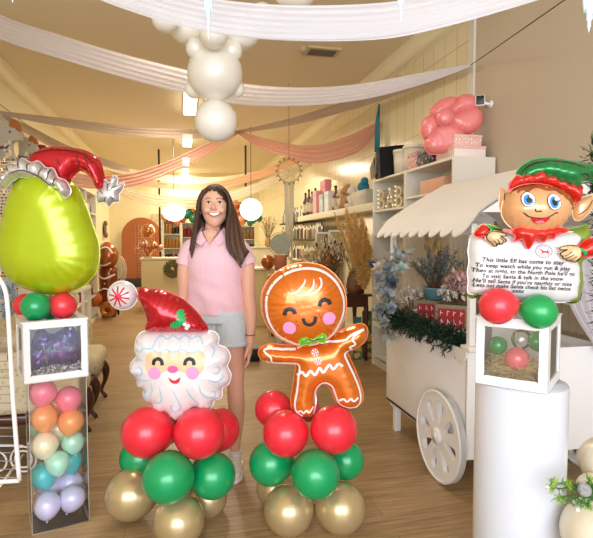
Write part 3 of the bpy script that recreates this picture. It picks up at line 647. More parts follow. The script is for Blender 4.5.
for sd, sl, hn, lines in ((0, [(52, 282), (68, 262), (80, 252), (95, 256), (108, 268), (96, 280), (90, 292), (70, 294)], [(90, 290), (98, 278), (118, 272), (140, 276), (158, 284), (156, 290), (140, 290), (156, 300), (158, 308), (148, 312), (142, 318), (130, 316), (126, 324), (116, 322), (108, 312), (96, 304)], [[(128, 296), (140, 303), (148, 310)], [(118, 300), (128, 308), (134, 316)], [(110, 304), (118, 312), (122, 320)]]),
                       (1, [(398, 335), (410, 322), (440, 300), (480, 305), (470, 350), (430, 358), (412, 356)], [(410, 330), (395, 322), (370, 320), (345, 326), (340, 332), (350, 336), (366, 334), (345, 345), (342, 352), (350, 358), (352, 366), (362, 366), (368, 374), (378, 372), (392, 378), (404, 370), (414, 352)], [[(372, 342), (360, 350), (352, 356)], [(378, 350), (368, 358), (362, 364)], [(386, 356), (380, 364), (376, 370)]])):
    deep(.06, .03); s2 = fo(sl, .03, .025, n=4); s2.stroke(f(sl[3:6] if not sd else [(404, 332), (418, 345), (420, 356)]), .009, 1, .002); s2.done('sleeve', [ERED, GRNP], ME, elf, off=(0, 0, 0), label='red sleeve with a green cuff')
    deep(.072, .028); h2 = fo(hn, .028, .02, n=3)
    for l_ in lines: h2.stroke(f(l_), .0022, 1)
    h2.stroke(f(hn + hn[:1]), .002, 1, smooth=3, lift=.001); h2.done('hand', [mat('hand_print', '#f0c795', .35, coat=.3), PRINT], ME, elf, off=(0, 0, 0))
# ============================================================ person
PD = 3.12; PO = onZ(214, 470, 0); PO = Vector((PO.x, PO.y, 0)); PD = (PO - CP).dot(FW)
PM = Matrix.Translation(PO) @ Matrix(((RT.x, FW.x, 0, 0), (RT.y, FW.y, 0, 0), (0, 0, 1, 0), (0, 0, 0, 1)))
S = F / PD
def q3(x, y, dy=0):
    """photo point to the figure's local x, z at local depth dy"""
    k = (PD + dy) / F; return ((x - 296.5) * k - (PO - CP).dot(RT), dy, HC - (y - 240) * k)
def smoothlimb(mb, pts, n=20, sub=5, mi=0, ref=(1, 0, 0)):
    c = cat([tuple(p) for p in pts], sub, False); mb.tube([p[:3] for p in c], [(max(p[3], .001), max(p[4], .001)) for p in c], mi, n, ref=ref)
def remesh(mb, voxel, smooth=4):
    me = bpy.data.meshes.new('t'); me.from_pydata([tuple(v) for v in mb.v], [], mb.f); o = bpy.data.objects.new('t', me); COL.objects.link(o)
    bm = bmesh.new(); bm.from_mesh(me); bmesh.ops.recalc_face_normals(bm, faces=bm.faces); bm.to_mesh(me); bm.free()
    r = o.modifiers.new('r', 'REMESH'); r.mode = 'VOXEL'; r.voxel_size = voxel; r.use_smooth_shade = True
    s_ = o.modifiers.new('s', 'SMOOTH'); s_.iterations = smooth; s_.factor = .5
    e = bpy.data.meshes.new_from_object(o.evaluated_get(bpy.context.evaluated_depsgraph_get()))
    m = MB(); m.add([v.co.copy() for v in e.vertices], [tuple(p.vertices) for p in e.polygons]); bpy.data.objects.remove(o); bpy.data.meshes.remove(e); bpy.data.meshes.remove(me)
    return m
def place(mb, M): mb.v = [M @ v for v in mb.v]; return mb
SKIN = mat('skin', '#e5b094', .5, sss=.1, var=.06, vscale=5)
per = root('person', 'smiling person in pale pink polo shirt and light shorts standing behind the santa balloon', 'person', PO)
B = MB()
HX, HZ = q3(215.6, 206)[0], q3(215.6, 206)[2]      # head centre
# legs
for sx in (-1, 1):
    hx = .018 + sx * .088; kx = .018 + sx * .115; ax = .018 + sx * .108
    smoothlimb(B, [(hx, .0, .96, .09, .10), (hx + sx * .01, .0, .84, .088, .09), (kx - sx * .006, -.005, .68, .068, .072), (kx, -.005, .56, .052, .056), (kx, .0, .50, .05, .054), (kx + sx * .002, .018, .38, .05, .056), (kx, .02, .28, .044, .047), (ax, .015, .15, .031, .034), (ax, .012, .09, .031, .036), (ax, .0, .05, .03, .045)])
smoothlimb(B, [(.018, .0, .90, .15, .09), (.018, 0, .98, .165, .105), (.018, 0, 1.08, .145, .10), (.018, 0, 1.18, .15, .105), (.016, 0, 1.28, .165, .11), (.014, .0, 1.35, .15, .09), (.008, .0, 1.40, .10, .07), (.004, .005, 1.43, .052, .052), (.006, .01, 1.47, .045, .048), (HX + .002, .015, 1.53, .045, .05)])
def arm(sx, pts): smoothlimb(B, pts, 16)
arm(1, [(.12, 0, 1.33, .04, .04), (.172, 0, 1.31, .042, .045), (.203, 0, 1.24, .044, .048), (.212, .0, 1.12, .041, .044), (.216, -.005, 1.04, .038, .041), (.226, -.02, .96, .038, .038), (.23, -.045, .87, .029, .031), (.228, -.055, .82, .024, .027), (.226, -.06, .785, .026, .033)])
arm(-1, [(-.07, 0, 1.33, .04, .04), (-.125, 0, 1.31, .042, .045), (-.158, 0, 1.24, .042, .046), (-.168, .0, 1.12, .038, .042), (-.17, -.005, 1.04, .036, .039), (-.172, -.03, .96, .036, .036), (-.17, -.07, .88, .029, .031), (-.16, -.09, .84, .024, .027), (-.155, -.10, .805, .026, .033)])
def hand(wx, wy, wz, s_):
    # hanging relaxed hand seen from its back; fingers point down and curl in
    smoothlimb(B, [(wx, wy, wz + .02, .02, .026), (wx, wy, wz - .01, .018, .036), (wx - s_ * .004, wy, wz - .05, .016, .042), (wx - s_ * .008, wy, wz - .075, .013, .038)], 12)
    for i, (L, dy) in enumerate(((.062, -.031), (.071, -.0105), (.066, .0105), (.052, .031))):
        a = Vector((wx - s_ * .006, wy + dy, wz - .07)); c = [a, a + Vector((-s_ * .004, dy * .15, -L * .45)), a + Vector((-s_ * .016, dy * .2, -L * .8)), a + Vector((-s_ * .03, dy * .2, -L * 1.05))]
        smoothlimb(B, [(*c[0], .0095, .0095), (*c[1], .0088, .0088), (*c[2], .008, .008), (*c[3], .0055, .0055)], 8, 4)
    smoothlimb(B, [(wx - s_ * .003, wy - .028, wz - .01, .013, .013), (wx - s_ * .014, wy - .05, wz - .035, .011, .011), (wx - s_ * .022, wy - .058, wz - .06, .009, .009), (wx - s_ * .026, wy - .055, wz - .08, .006, .006)], 8, 4)
hand(.226, -.06, .775, 1); hand(-.155, -.10, .795, -1)
# head
hw = .076
smoothlimb(B, [(HX + .004, -.062, HZ - .112, .016, .014), (HX + .003, -.05, HZ - .102, .036, .032), (HX, -.03, HZ - .078, .058, .058), (HX, -.015, HZ - .045, .074, .082), (HX, -.008, HZ, .081, .094), (HX, .002, HZ + .045, .078, .096), (HX, .008, HZ + .08, .060, .078), (HX, .01, HZ + .103, .036, .05), (HX, .01, HZ + .112, .006, .01)], 28)
smoothlimb(B, [(HX + .006, -.09, HZ + .024, .007, .008), (HX + .007, -.105, HZ - .002, .008, .009), (HX + .007, -.112, HZ - .018, .010, .010), (HX + .007, -.104, HZ - .027, .011, .008)], 10)
for sx in (-1, 1):
    B.ball((HX + .006 + sx * .012, -.103, HZ - .026), (.007, .007, .006), 0, 10); B.ball((HX + .006 + sx * .04, -.078, HZ - .03), (.022, .018, .02), 0, 12); B.ball((HX + sx * .081, .005, HZ - .012), (.008, .014, .026), 0, 10)
B.ball((HX + .007, -.088, HZ - .044), (.032, .012, .013), 0, 12)
BM_ = remesh(B, .0052, 3)
bvh = BVHTree.FromPolygons([tuple(v) for v in BM_.v], BM_.f)
def facepatch(mb, poly, mi, lift, st=.004, even=False):
    lo = [min(p[i] for p in poly) for i in (0, 1)]; hi = [max(p[i] for p in poly) for i in (0, 1)]; ex = []
    x = lo[0]
    while x < hi[0]:
        z = lo[1]
        while z < hi[1]:
            if inside((x, z), poly): ex.append((x, z))
            z += st
        x += st
    v, t = tri([poly], ex); vs = []
    for a, c in v:
        h = bvh.ray_cast(Vector((a, -.5, c)), Vector((0, 1, 0)))[0]; vs.append(Vector((a, (h.y if h else -.08) - lift, c)))
    if even:
        ym = min(v_.y for v_ in vs) + .001; xm = sum(v_.x for v_ in vs) / len(vs)
        for v_ in vs: v_.y = ym + 5 * (v_.x - xm) ** 2
    mb.add(vs, [tuple(q) for q in t], mi)
face = MB(); fc = lambda pts: [(HX + .009 + a, HZ - .003 + b * 1.02) for a, b in pts]
for sx in (-1, 1):
    ex = .031 * sx; SC_ = 1
    facepatch(face, fc([(ex - .0150, .012), (ex - .008, .017), (ex + .002, .0185), (ex + .011, .016), (ex + .0150, .012), (ex + .008, .0095), (ex - .006, .009)]), 0, .001)
    facepatch(face, fc(circ(ex, .0138, .0065, .0052, 12)), 1, .0018, .002); facepatch(face, fc(circ(ex, .014, .0036, .0036, 8)), 2, .0024, .002)
    facepatch(face, fc([(ex - .0175, .0115), (ex - .008, .0170), (ex + .002, .0185), (ex + .011, .0160), (ex + .0175, .0115), (ex + .011, .0205), (ex + .002, .0235), (ex - .009, .022)]), 2, .0026, .003)
    facepatch(face, fc([(ex - .02, .031), (ex - .004, .038), (ex + .008, .0365), (ex + .021, .030), (ex + .008, .0405), (ex - .005, .042), (ex - .019, .036)]), 3, .0015, .003)
    pass
facepatch(face, fc([(-.035, -.036), (-.02, -.041), (0, -.0425), (.02, -.041), (.035, -.036), (.029, -.052), (.015, -.0615), (0, -.064), (-.015, -.0615), (-.029, -.052)]), 4, .0035, even=True)
facepatch(face, fc([(-.029, -.0395), (-.015, -.0435), (0, -.045), (.015, -.0435), (.029, -.0395), (.022, -.051), (.01, -.0565), (0, -.0575), (-.01, -.0565), (-.022, -.051)]), 5, .0065, even=True)
FM = [mat('eye_white', '#f4efe8', .3), mat('blue_grey_iris', '#4c524e', .25), mat('lash_brown', '#2c1c14', .5), mat('brow_brown', '#523323', .6), mat('lip_pink', '#b04e4a', .4), mat('teeth_white', '#f4efe6', .25), mat('cheek_blush', '#e29c84', .55)]
bo = obj('body', place(BM_, PM), SKIN, per, label='fair skinned smiling face, bare arms and legs')
obj('face_features', place(face, PM), FM, bo, label='eyes, brows and broad smile with white teeth')
# polo shirt
PK = mat('pale_pink_pique', '#f3c6cf', .85, bump=(60, .25), sheen=.3)
sh = MB()
smoothlimb(sh, [(.018, 0, .945, .176, .118), (.018, 0, .96, .178, .12), (.018, 0, 1.02, .170, .12), (.018, 0, 1.10, .160, .114), (.022, -.004, 1.18, .160, .122), (.022, -.008, 1.26, .168, .128), (.018, 0, 1.33, .155, .108), (.014, .0, 1.365, .12, .09), (.008, .0, 1.40, .085, .076), (.006, 0, 1.425, .07, .068)], 32)
for sx, o_ in ((1, 0), (-1, .03)):
    smoothlimb(sh, [(sx * .07 + .02, 0, 1.35, .062, .065), (sx * .135 + .022, 0, 1.325, .062, .064), (sx * .165 + .022, 0, 1.28, .056, .058), (sx * .182 + .024, 0, 1.232, .057, .06)], 20)
sh = remesh(sh, .006, 3)
for v in sh.v:   # soft cloth folds at the waist
    a = math.atan2(v.y, v.x - .018); v += Vector((math.cos(a), math.sin(a), 0)) * .004 * math.sin(a * 7 + v.z * 26) * max(0, min(1, (1.2 - v.z) * 5)) + Vector((math.cos(a), math.sin(a), 0)) * .003 * math.sin(v.z * 60 + a * 3) * max(0, min(1, (1.25 - v.z) * 6))
sho = obj('polo_shirt', place(sh, PM), PK, per, label='pale pink short sleeved polo shirt')
co = MB()
for sx in (-1, 1):
    P_ = [(.006 + sx * .058, .045, 1.452), (.006 + sx * .066, .0, 1.445), (.004 + sx * .056, -.05, 1.425), (.002 + sx * .018, -.083, 1.375)]
    Q_ = [(.006 + sx * .062, .07, 1.415), (.006 + sx * .094, .0, 1.402), (.004 + sx * .092, -.065, 1.372), (.004 + sx * .052, -.105, 1.342)]
    n_ = 4; co.add(P_ + Q_ + [tuple(Vector(p) + Vector((0, -.004, .008))) for p in P_] + [tuple(Vector(p) + Vector((0, -.008, .006))) for p in Q_], [(i, i + 1, n_ + i + 1, n_ + i) for i in range(3)] + [(8 + i, 12 + i, 13 + i, 9 + i) for i in range(3)] + [(4, 5, 13, 12), (5, 6, 14, 13), (6, 7, 15, 14), (3, 7, 15, 11)], 0, False)
obj('collar', place(co, PM), PK, sho)
pl = MB(); pl.tube([(.006 - .05, -.06, 1.43), (.004 - .03, -.088, 1.40), (.002, -.108, 1.358), (.004 + .03, -.088, 1.40), (.006 + .05, -.06, 1.43)], .0028, 0, 6); obj('neck_piping', place(pl, PM), mat('grey_piping', '#85777f', .6), sho, label='grey piping inside the collar')
for z_, y_ in ((1.325, -.128), (1.295, -.134)):
    bt = MB(); bt.ball((.003, y_, z_), .0055, 0, 8); obj('button', place(bt, PM), WHITE, sho)
# neckline skin panel in the V
nk = MB(); nk.add([(-.036, -.078, 1.43), (.044, -.078, 1.43), (.003, -.116, 1.352)], [(0, 1, 2)]); nk.ball((.003, -.055, 1.40), (.05, .04, .05), 0, 14); obj('neckline', place(nk, PM), SKIN, bo)
# shorts
DN = mat('bleached_denim', '#cdd9dc', .85, var=.08, vscale=30)
so = MB(); smoothlimb(so, [(.018, 0, .90, .168, .115), (.018, 0, .97, .168, .115), (.018, 0, 1.03, .155, .108)], 28)
for sx in (-1, 1): smoothlimb(so, [(.018 + sx * .082, 0, .96, .095, .11), (.018 + sx * .092, 0, .86, .10, .108), (.018 + sx * .097, -.002, .765, .103, .106)], 22)
so = remesh(so, .007, 2); sho2 = obj('shorts', place(so, PM), DN, per, label='light bleached denim shorts')
cf = MB()
for sx in (-1, 1): cf.tube([(.018 + sx * .097, -.002, .762), (.018 + sx * .097, -.002, .785)], [(.105, .108)] * 2, 0, 24)
obj('cuff', place(cf, PM), DN, sho2)
# shoes
for sx in (-1, 1):
    x0 = .018 + sx * .108; m = MB(); sl = MB()
    smoothlimb(m, [(x0, .075, .05, .03, .03), (x0, .05, .055, .036, .045), (x0, .0, .06, .038, .045), (x0 + sx * .004, -.06, .05, .042, .034), (x0 + sx * .008, -.12, .04, .045, .028), (x0 + sx * .01, -.16, .035, .03, .02)], 16)
    m.tube([(x0, .015, .07), (x0, .012, .12)], [(.037, .045), (.036, .042)], 0, 16)
    sl.prism(cat([(x0 - .035, .085), (x0 + .035, .085), (x0 + .042, 0), (x0 + .052 + sx * .008, -.1), (x0 + .02 + sx * .01, -.175), (x0 - .02 + sx * .01, -.175), (x0 - .052 + sx * .008, -.1), (x0 - .042, 0)], 4), h=.024, M=Matrix.Translation((0, 0, .012)))
    s_ = obj('shoe', place(remesh(m, .005, 2), PM), mat('white_sneaker', '#e6e1da', .7, bump=(50, .2)), per, label='white sneaker'); obj('sole', place(sl, PM), WHITE, s_)
    lc = MB()
    for k in range(4): lc.tube([(x0 - .018, -.03 - k * .022, .102 - k * .011), (x0 + .018, -.036 - k * .022, .102 - k * .011)], .0035, 0, 5)
    obj('laces', place(lc, PM), WHITE, s_)
# hair
HR = mat('brown_hair', '#432c1e', .5, var=.35, vscale=90, bump=(120, .5)); HR2 = mat('lighter_brown_hair', '#6a452c', .5, var=.3, vscale=90)
hm = MB(); cx, cy, cz = HX, .012, HZ + .012; NU, NV = 48, 30; vs = []; keep = []
for j in range(NV + 1):
    a = PI * .86 * j / NV
    for i in range(NU):
        b = 2 * PI * i / NU; st = 1 + .02 * math.sin(b * 17 + j * .2); fl = 1 + .12 * max(0, (a - PI / 2)) 
        vs.append(Vector((cx + .092 * math.sin(a) * math.cos(b) * st * fl, cy + .116 * math.sin(a) * math.sin(b) * st, cz + .116 * math.cos(a) * (1.0 if a < PI / 2 else 1.3))))
for j in range(NV):
    for i in range(NU):
        c = (vs[j * NU + i] + vs[(j + 1) * NU + (i + 1) % NU]) / 2; dx = abs(c.x - (HX - .006)); hl = HZ + .080 - (dx / .08) ** 2 * .075
        if not (c.y < cy - .012 and c.z < hl and dx < .08): keep.append((j * NU + i, (j + 1) * NU + i, (j + 1) * NU + (i + 1) % NU, j * NU + (i + 1) % NU))
hm.add(vs, keep); hm.add([v + (Vector((cx, cy, cz)) - v) * .10 for v in vs], [k[::-1] for k in keep])
def lock(pts, mi=0): c = cat(pts, 6, False); hm.tube([p[:3] for p in c], [(p[3], p[4]) for p in c], mi, 10, ref=(1, 0, 0))
def L3(x, y, dy, a, b): p = q3(x, y, dy); return (p[0], dy, p[2], a, b)
for k in range(5):   # image-left curtain
    o = k * 1.6; lock([L3(207 - k * .8, 190 + k * .4, -.06, .012, .01), L3(200.5 - o * .2, 200, -.065 + k * .02, .009, .012), L3(198.5 - o * .3, 215, -.06 + k * .02, .008, .014), L3(195 - o * .4 + 1, 232, -.085 + k * .015, .009, .012), L3(192.5 - o * .4 + 1, 247, -.10 + k * .01, .008, .009), L3(191.5 - o * .3, 258 - k * 2, -.105, .003, .003)], k % 2)
for k in range(9):   # image-right curtain, fuller
    o = k * 1.9; lock([L3(216 + k * .7, 188 + k * .3, -.05 + k * .006, .012, .01), L3(227 + k * .4, 193 + k, -.06 + k * .01, .012, .012), L3(230.5 + k * .35, 208, -.055 + k * .012, .011, .014), L3(228 + o * .7, 226, -.09 + k * .008, .013, .013), L3(228.5 + o * .95, 246, -.125 + k * .006, .014, .011), L3(234 + o * .9, 262 - abs(k - 3) * 2, -.13 + k * .004, .011, .008), L3(239 + o * .7 - 2, 268 - abs(k - 3) * 3.5, -.125, .003, .003)], k % 3 == 2)
for k in range(9): t_ = (k - 4) / 4; lock([L3(214 + t_ * 10, 205, .07, .02, .02), L3(213 + t_ * 13, 225, .075, .022, .02), L3(212 + t_ * 15, 245, .11, .022, .018), L3(212 + t_ * 15, 262, .125, .008, .008)], k % 2)
obj('hair', place(hm, PM), [HR, HR2], per, label='long straight brown hair over both shoulders')
for sx in (-1, 1):
    er = MB(); er.ball((HX + sx * .084, -.012, HZ - .042), .006, 0, 8)
    obj('earring', place(er, PM), mat('silver', '#dddddd', .2, .9), per)
br = MB(); br.tube([(.228 + .029 * math.cos(a), -.053 + .031 * math.sin(a), .83) for a in [k * PI / 8 for k in range(16)]], .0022, 0, 5, closed=True); obj('bracelet', place(br, PM), mat('dark_cord', '#3a2a2a', .6), per, label='thin dark bracelet')

# ============================================================ right: pedestal, window box, balloons
pc = at(521, 383, 1.9); pc.z = 0; PH = HC - (383 - 240) / F * 1.9
obj('display_pedestal', MB().lathe([(.0, .0), (.158, .0), (.16, .004), (.16, PH - .004), (.157, PH), (0, PH)], 0, 64, Matrix.Translation(pc)), mat('white_gloss_cylinder', '#d6dae2', .25, coat=.3), label='tall white glossy cylinder pedestal carrying the straw filled gift box', category='pedestal')
def winbox(name, label, fl, fr_, size, z0, group=None, border=.032, sidewin=True):
    """cube with window panels; fl / fr_ = front left and right corners on the plan"""
    ux = (fr_ - fl).normalized(); uy = Vector((-ux.y, ux.x, 0)); W = Matrix.Identity(4)
    for k in range(3): W[k][0] = ux[k]; W[k][1] = uy[k]; W[k][3] = fl[k]
    W[2][3] = z0; t = root(name, label, 'gift box', W @ Vector((size / 2, size / 2, 0)), group)
    s_ = size; b = border; h = .004
    rr = lambda a, c_, b0, b1, r: cat([(a + r, b0), (c_ - r, b0), (c_, b0 + r), (c_, b1 - r), (c_ - r, b1), (a + r, b1), (a, b1 - r), (a, b0 + r)], 3)
    fr0 = [(0, 0), (s_, 0), (s_, s_), (0, s_)]; hole = rr(b, s_ - b, b * 1.1, s_ - b, .012)
    CB = mat('white_card', '#f0f0ee', .4, coat=.15)
    sides = MB()
    for M_ in (Matrix.Translation((0, h / 2, 0)) @ Matrix.Rotation(PI / 2, 4, 'X'), Matrix.Translation((h / 2, s_, 0)) @ Matrix.Rotation(-PI / 2, 4, 'Z') @ Matrix.Rotation(PI / 2, 4, 'X'), Matrix.Translation((s_ - h / 2, s_, 0)) @ Matrix.Rotation(-PI / 2, 4, 'Z') @ Matrix.Rotation(PI / 2, 4, 'X')): sides.prism(fr0, [hole], h, 0, W @ M_)
    sides.prism(fr0, [], h, 0, W @ Matrix.Translation((0, s_ - h / 2, 0)) @ Matrix.Rotation(PI / 2, 4, 'X'))
    sides.prism(fr0, [], h, 0, W @ Matrix.Translation((0, 0, h / 2)))
    obj('box_body', sides, CB, t)
    obj('lid', MB().prism([(-.003, -.003), (s_ + .003, -.003), (s_ + .003, s_ + .003), (-.003, s_ + .003)], [rr(b, s_ - b, b, s_ - b, .012)], .006, 0, W @ Matrix.Translation((0, 0, s_ + .001))), CB, t)
    wp = MB()
    for M_ in (Matrix.Translation((0, h * 1.2, 0)) @ Matrix.Rotation(PI / 2, 4, 'X'), Matrix.Translation((h * 1.2, s_, 0)) @ Matrix.Rotation(-PI / 2, 4, 'Z') @ Matrix.Rotation(PI / 2, 4, 'X'), Matrix.Translation((s_ - h * 1.2, s_, 0)) @ Matrix.Rotation(-PI / 2, 4, 'Z') @ Matrix.Rotation(PI / 2, 4, 'X')): wp.prism([(b * .7, b * .7), (s_ - b * .7, b * .7), (s_ - b * .7, s_ - b * .7), (b * .7, s_ - b * .7)], [], .0008, 0, W @ M_)
    obj('window_pane', wp, CLEAR, t, label='clear film window')
    return t, W
def camxy(x, d): p = RT * x + FW * d; return Vector((p.x, p.y, 0))
ZB = PH + .003
rb, RW = winbox('window_gift_box', 'white window gift box with straw and mini balloons on the white cylinder pedestal', camxy(.648, 1.865), camxy(.848, 1.725), .243, ZB)
# straw
st = MB(); random.seed(3)
for k in range(520):
    p = Vector((random.uniform(.02, .223), random.uniform(.012, .223), random.uniform(.01, .075) + .03 * random.random())); d = Vector((random.uniform(-1, 1), random.uniform(-1, 1), random.uniform(-.35, .35))).normalized() * random.uniform(.02, .05)
    q = p + d; q = Vector((min(max(q.x, .01), .232), min(max(q.y, .012), .232), max(q.z, .006))); m_ = (p + q) / 2 + Vector((0, 0, random.uniform(-.006, .01))); st.tube([p, m_, q], .0011, random.randrange(3), 3, RW, cap=False)
obj('straw_filling', st, [mat('straw_light', '#f2d79c', .7), mat('straw_mid', '#d9b676', .7), mat('straw_dark', '#a5834f', .7)], label='loose straw filling the window gift box on the pedestal', category='straw', kind='stuff')
LG = 'mini balloons inside the straw filled gift box'
ZG = latex('glossy_green_latex', '#0f8f4e', .15); ZP = latex('coral_pink_latex', '#ef6a78', .2); ZC_ = clearm('clear_latex', '#ffffff', .1, .1)
balloon(RW @ Vector((.062, .07, .135)), .032, ZG, 'small green balloon at the left inside the straw filled box', LG, (-.3, 0, -1))
balloon(RW @ Vector((.133, .05, .098)), .041, ZP, 'pink balloon lying on the straw inside the gift box', LG, (.5, .5, -.4))
balloon(RW @ Vector((.13, .13, .155)), .037, ZC_, 'clear transparent balloon at the back inside the straw filled box', LG, (0, .5, -1))
balloon(RW @ Vector((.19, .12, .155)), .038, ZG, 'small green balloon at the right inside the straw filled box', LG, (-1, -.2, .1))
balloon(RW @ Vector((.20, .18, .19)), .03, RED, 'small red balloon behind the right green one inside the straw filled box', LG, (0, 0, -1))
TG2 = 'balloons on top of the window gift boxes'
balloon(at(497.5, 306, 1.74), 18.5 / F * 1.74, latex('matte_red_latex', '#e8333f', .35), 'red balloon lying on the right gift box below the verse sign', TG2, neck=RT + UP * .1, long=1.1)
balloon(at(539, 311.5, 1.74), 17.5 / F * 1.74, latex('matte_green_latex', '#12a050', .35), 'green balloon lying on the right gift box below the verse sign', TG2, neck=-RT + UP * .25, long=1.08)

# ============================================================ left: tall clear box, window box, balloons
fl, fr_ = camxy(-1.235, 2.36), camxy(-1.015, 2.49); ux = (fr_ - fl).normalized(); uy = Vector((-ux.y, ux.x, 0)); LWm = Matrix.Identity(4)
for k in range(3): LWm[k][0] = ux[k]; LWm[k][1] = uy[k]; LWm[k][3] = fl[k]
LWm[2][3] = 0; SB = .25; HB = .725
tb = root('clear_balloon_box', 'tall clear plastic box of pastel balloons standing on the floor at left', 'display box', LWm @ Vector((SB / 2, SB / 2, 0)))
pa = MB()
for c_, d_ in (((SB / 2, 0, HB / 2), (SB, .0015, HB)), ((SB / 2, SB, HB / 2), (SB, .0015, HB)), ((0, SB / 2, HB / 2), (.0015, SB, HB)), ((SB, SB / 2, HB / 2), (.0015, SB, HB)), ((SB / 2, SB / 2, HB), (SB, SB, .0015)), ((SB / 2, SB / 2, .001), (SB, SB, .0015))): pa.box(c_, d_, 0, LWm)
obj('clear_panel', pa, clearm('clear_box_film', '#fffdf8', .12, .03), tb)
eg = MB()
for x, y in ((0, 0), (SB, 0), (0, SB), (SB, SB)): eg.tube([(x, y, 0), (x, y, HB)], .0018, 0, 5, LWm)
for z in (.001, HB): eg.tube([(0, 0, z), (SB, 0, z), (SB, SB, z), (0, SB, z)], .0018, 0, 5, LWm, closed=True)
obj('folded_edge', eg, mat('frosted_edge', '#cfc9be', .3), tb)
PAL = {'pink': '#fb7f95', 'orange': '#fda65c', 'cream': '#fff4cc', 'mint': '#bff5da', 'teal': '#45d2d6', 'lilac': '#e2dcfa'}
items = [('pink', .065, .06, .655, 'uppermost pink balloon at the left in the tall clear box'), ('pink', .18, .08, .60, 'pink balloon at the right in the tall clear box'), ('pink', .06, .18, .66, 'pink balloon at the back near the top of the tall clear box'),
 ('orange', .065, .065, .53, 'orange balloon at the left in the tall clear box'), ('orange', .185, .065, .49, 'orange balloon at the right in the tall clear box'), ('orange', .13, .18, .55, 'orange balloon at the back in the tall clear box'),
 ('cream', .066, .06, .40, 'cream balloon at the left in the tall clear box'), ('cream', .14, .17, .43, 'cream balloon behind in the middle of the tall clear box'),
 ('mint', .195, .10, .375, 'mint green balloon at the right in the tall clear box'), ('mint', .12, .055, .30, 'mint green balloon at the front middle of the tall clear box'), ('mint', .055, .19, .46, 'mint green balloon at the back left in the tall clear box'),
 ('teal', .06, .12, .225, 'teal balloon at the left in the tall clear box'), ('teal', .185, .16, .26, 'teal balloon at the right in the tall clear box'),
 ('lilac', .07, .06, .10, 'lilac balloon at the bottom left in the tall clear box'), ('lilac', .185, .075, .10, 'lilac balloon at the bottom right in the tall clear box'), ('lilac', .09, .19, .14, 'lilac balloon at the bottom back left in the tall clear box'), ('lilac', .19, .19, .13, 'lilac balloon at the bottom back right in the tall clear box')]
for c_, x, y, z, lb in items: balloon(LWm @ Vector((x, y, z)), .062 if c_ != 'mint' else .056, latex('pastel_' + c_, PAL[c_], .35), lb, 'pastel balloons in the tall clear box', (random.uniform(-.5, .5), -.2, -1), n=24)
lb2, LW2 = winbox('window_gift_box', 'white window gift box with purple foil and shredded paper on the tall clear box', camxy(-1.225, 2.30), camxy(-.997, 2.45), .278, HB + .005)
fb = Foil(cat([(.03, .05), (.06, .20), (.09, .235), (.13, .20), (.17, .215), (.21, .235), (.245, .20), (.25, .10), (.24, .05), (.14, .06)], 5), .05, .05, step=.011, pucker=.3, wave=.03)
random.seed(5)
for k in range(26):
    a_, b_ = random.uniform(.05, .22), random.uniform(.08, .2); fb.stroke([(a_, b_), (a_ + random.uniform(-.03, .03), b_ + random.uniform(-.03, .03)), (a_ + random.uniform(-.04, .04), b_ + random.uniform(-.04, .04))], .004, random.choice([1, 1, 2, 3, 4]), .005, taper=True)
for w_ in ([(.085, .155), (.07, .165), (.06, .15), (.07, .14), (.085, .15), (.085, .12), (.07, .112)], [(.10, .14), (.10, .16), (.115, .162)], [(.128, .142), (.128, .162)]  ): fb.stroke(w_, .0075, 1, .012)
fb.done('foil_bag', [foilm('purple_foil', '#54408a', .3, .5), PRINT, foilm('lilac_foil', '#b7a6d8', .25, .5), mat('green_streak', '#5da040', .4), mat('red_streak', '#b8304a', .4)], LW2 @ Matrix.Translation((0, .09, 0)) @ Matrix.Rotation(PI / 2, 4, 'X'), label='crumpled purple foil bag inside the left window gift box', category='foil bag')
st = MB()
for k in range(900):
    p = Vector((random.uniform(.012, .266), random.uniform(.012, .26), random.uniform(.008, .055) ** 1)); d = rdir() * random.uniform(.008, .018); n_ = d.cross(rdir()).normalized() * .0025
    e = Vector((min(max(p.x + d.x, .008), .27), min(max(p.y + d.y, .008), .268), max(p.z + d.z, .005))); st.add([p - n_, p + n_, e + n_, e - n_], [(0, 1, 2, 3)], k % 7 == 0, False, LW2)
obj('shredded_paper', st, [mat('white_shred', '#f1eeea', .7), mat('grey_shred', '#7d7a80', .6)], label='white shredded paper at the bottom of the left window gift box', category='shredded paper', kind='stuff')
balloon(LW2 @ Vector((.055, .20, .10)), .042, ZG, 'green balloon seen through the side window of the left gift box', LG.replace('straw filled', 'left'))
balloon(at(36, 306.5, 2.42), 14.5 / F * 2.42, GREEN, 'green balloon on the left gift box below the lime green balloon', TG2, neck=RT * .3 - UP * .2 + FW, long=1.03)
balloon(at(63, 305.5, 2.48), 13.5 / F * 2.48, latex('matte_red_latex', '#e8333f', .35), 'red balloon at the right on the left gift box', TG2, neck=-RT + UP * .1 + FW, long=1.05)
balloon(at(25, 305, 2.60), 11.5 / F * 2.60, latex('matte_red_latex', '#e8333f', .35), 'red balloon behind the green one on the left gift box', TG2, long=1.03)
balloon(at(50, 309, 2.60), 10 / F * 2.60, GREEN, 'green balloon peeking out between the others on the left gift box', TG2, long=1.03)
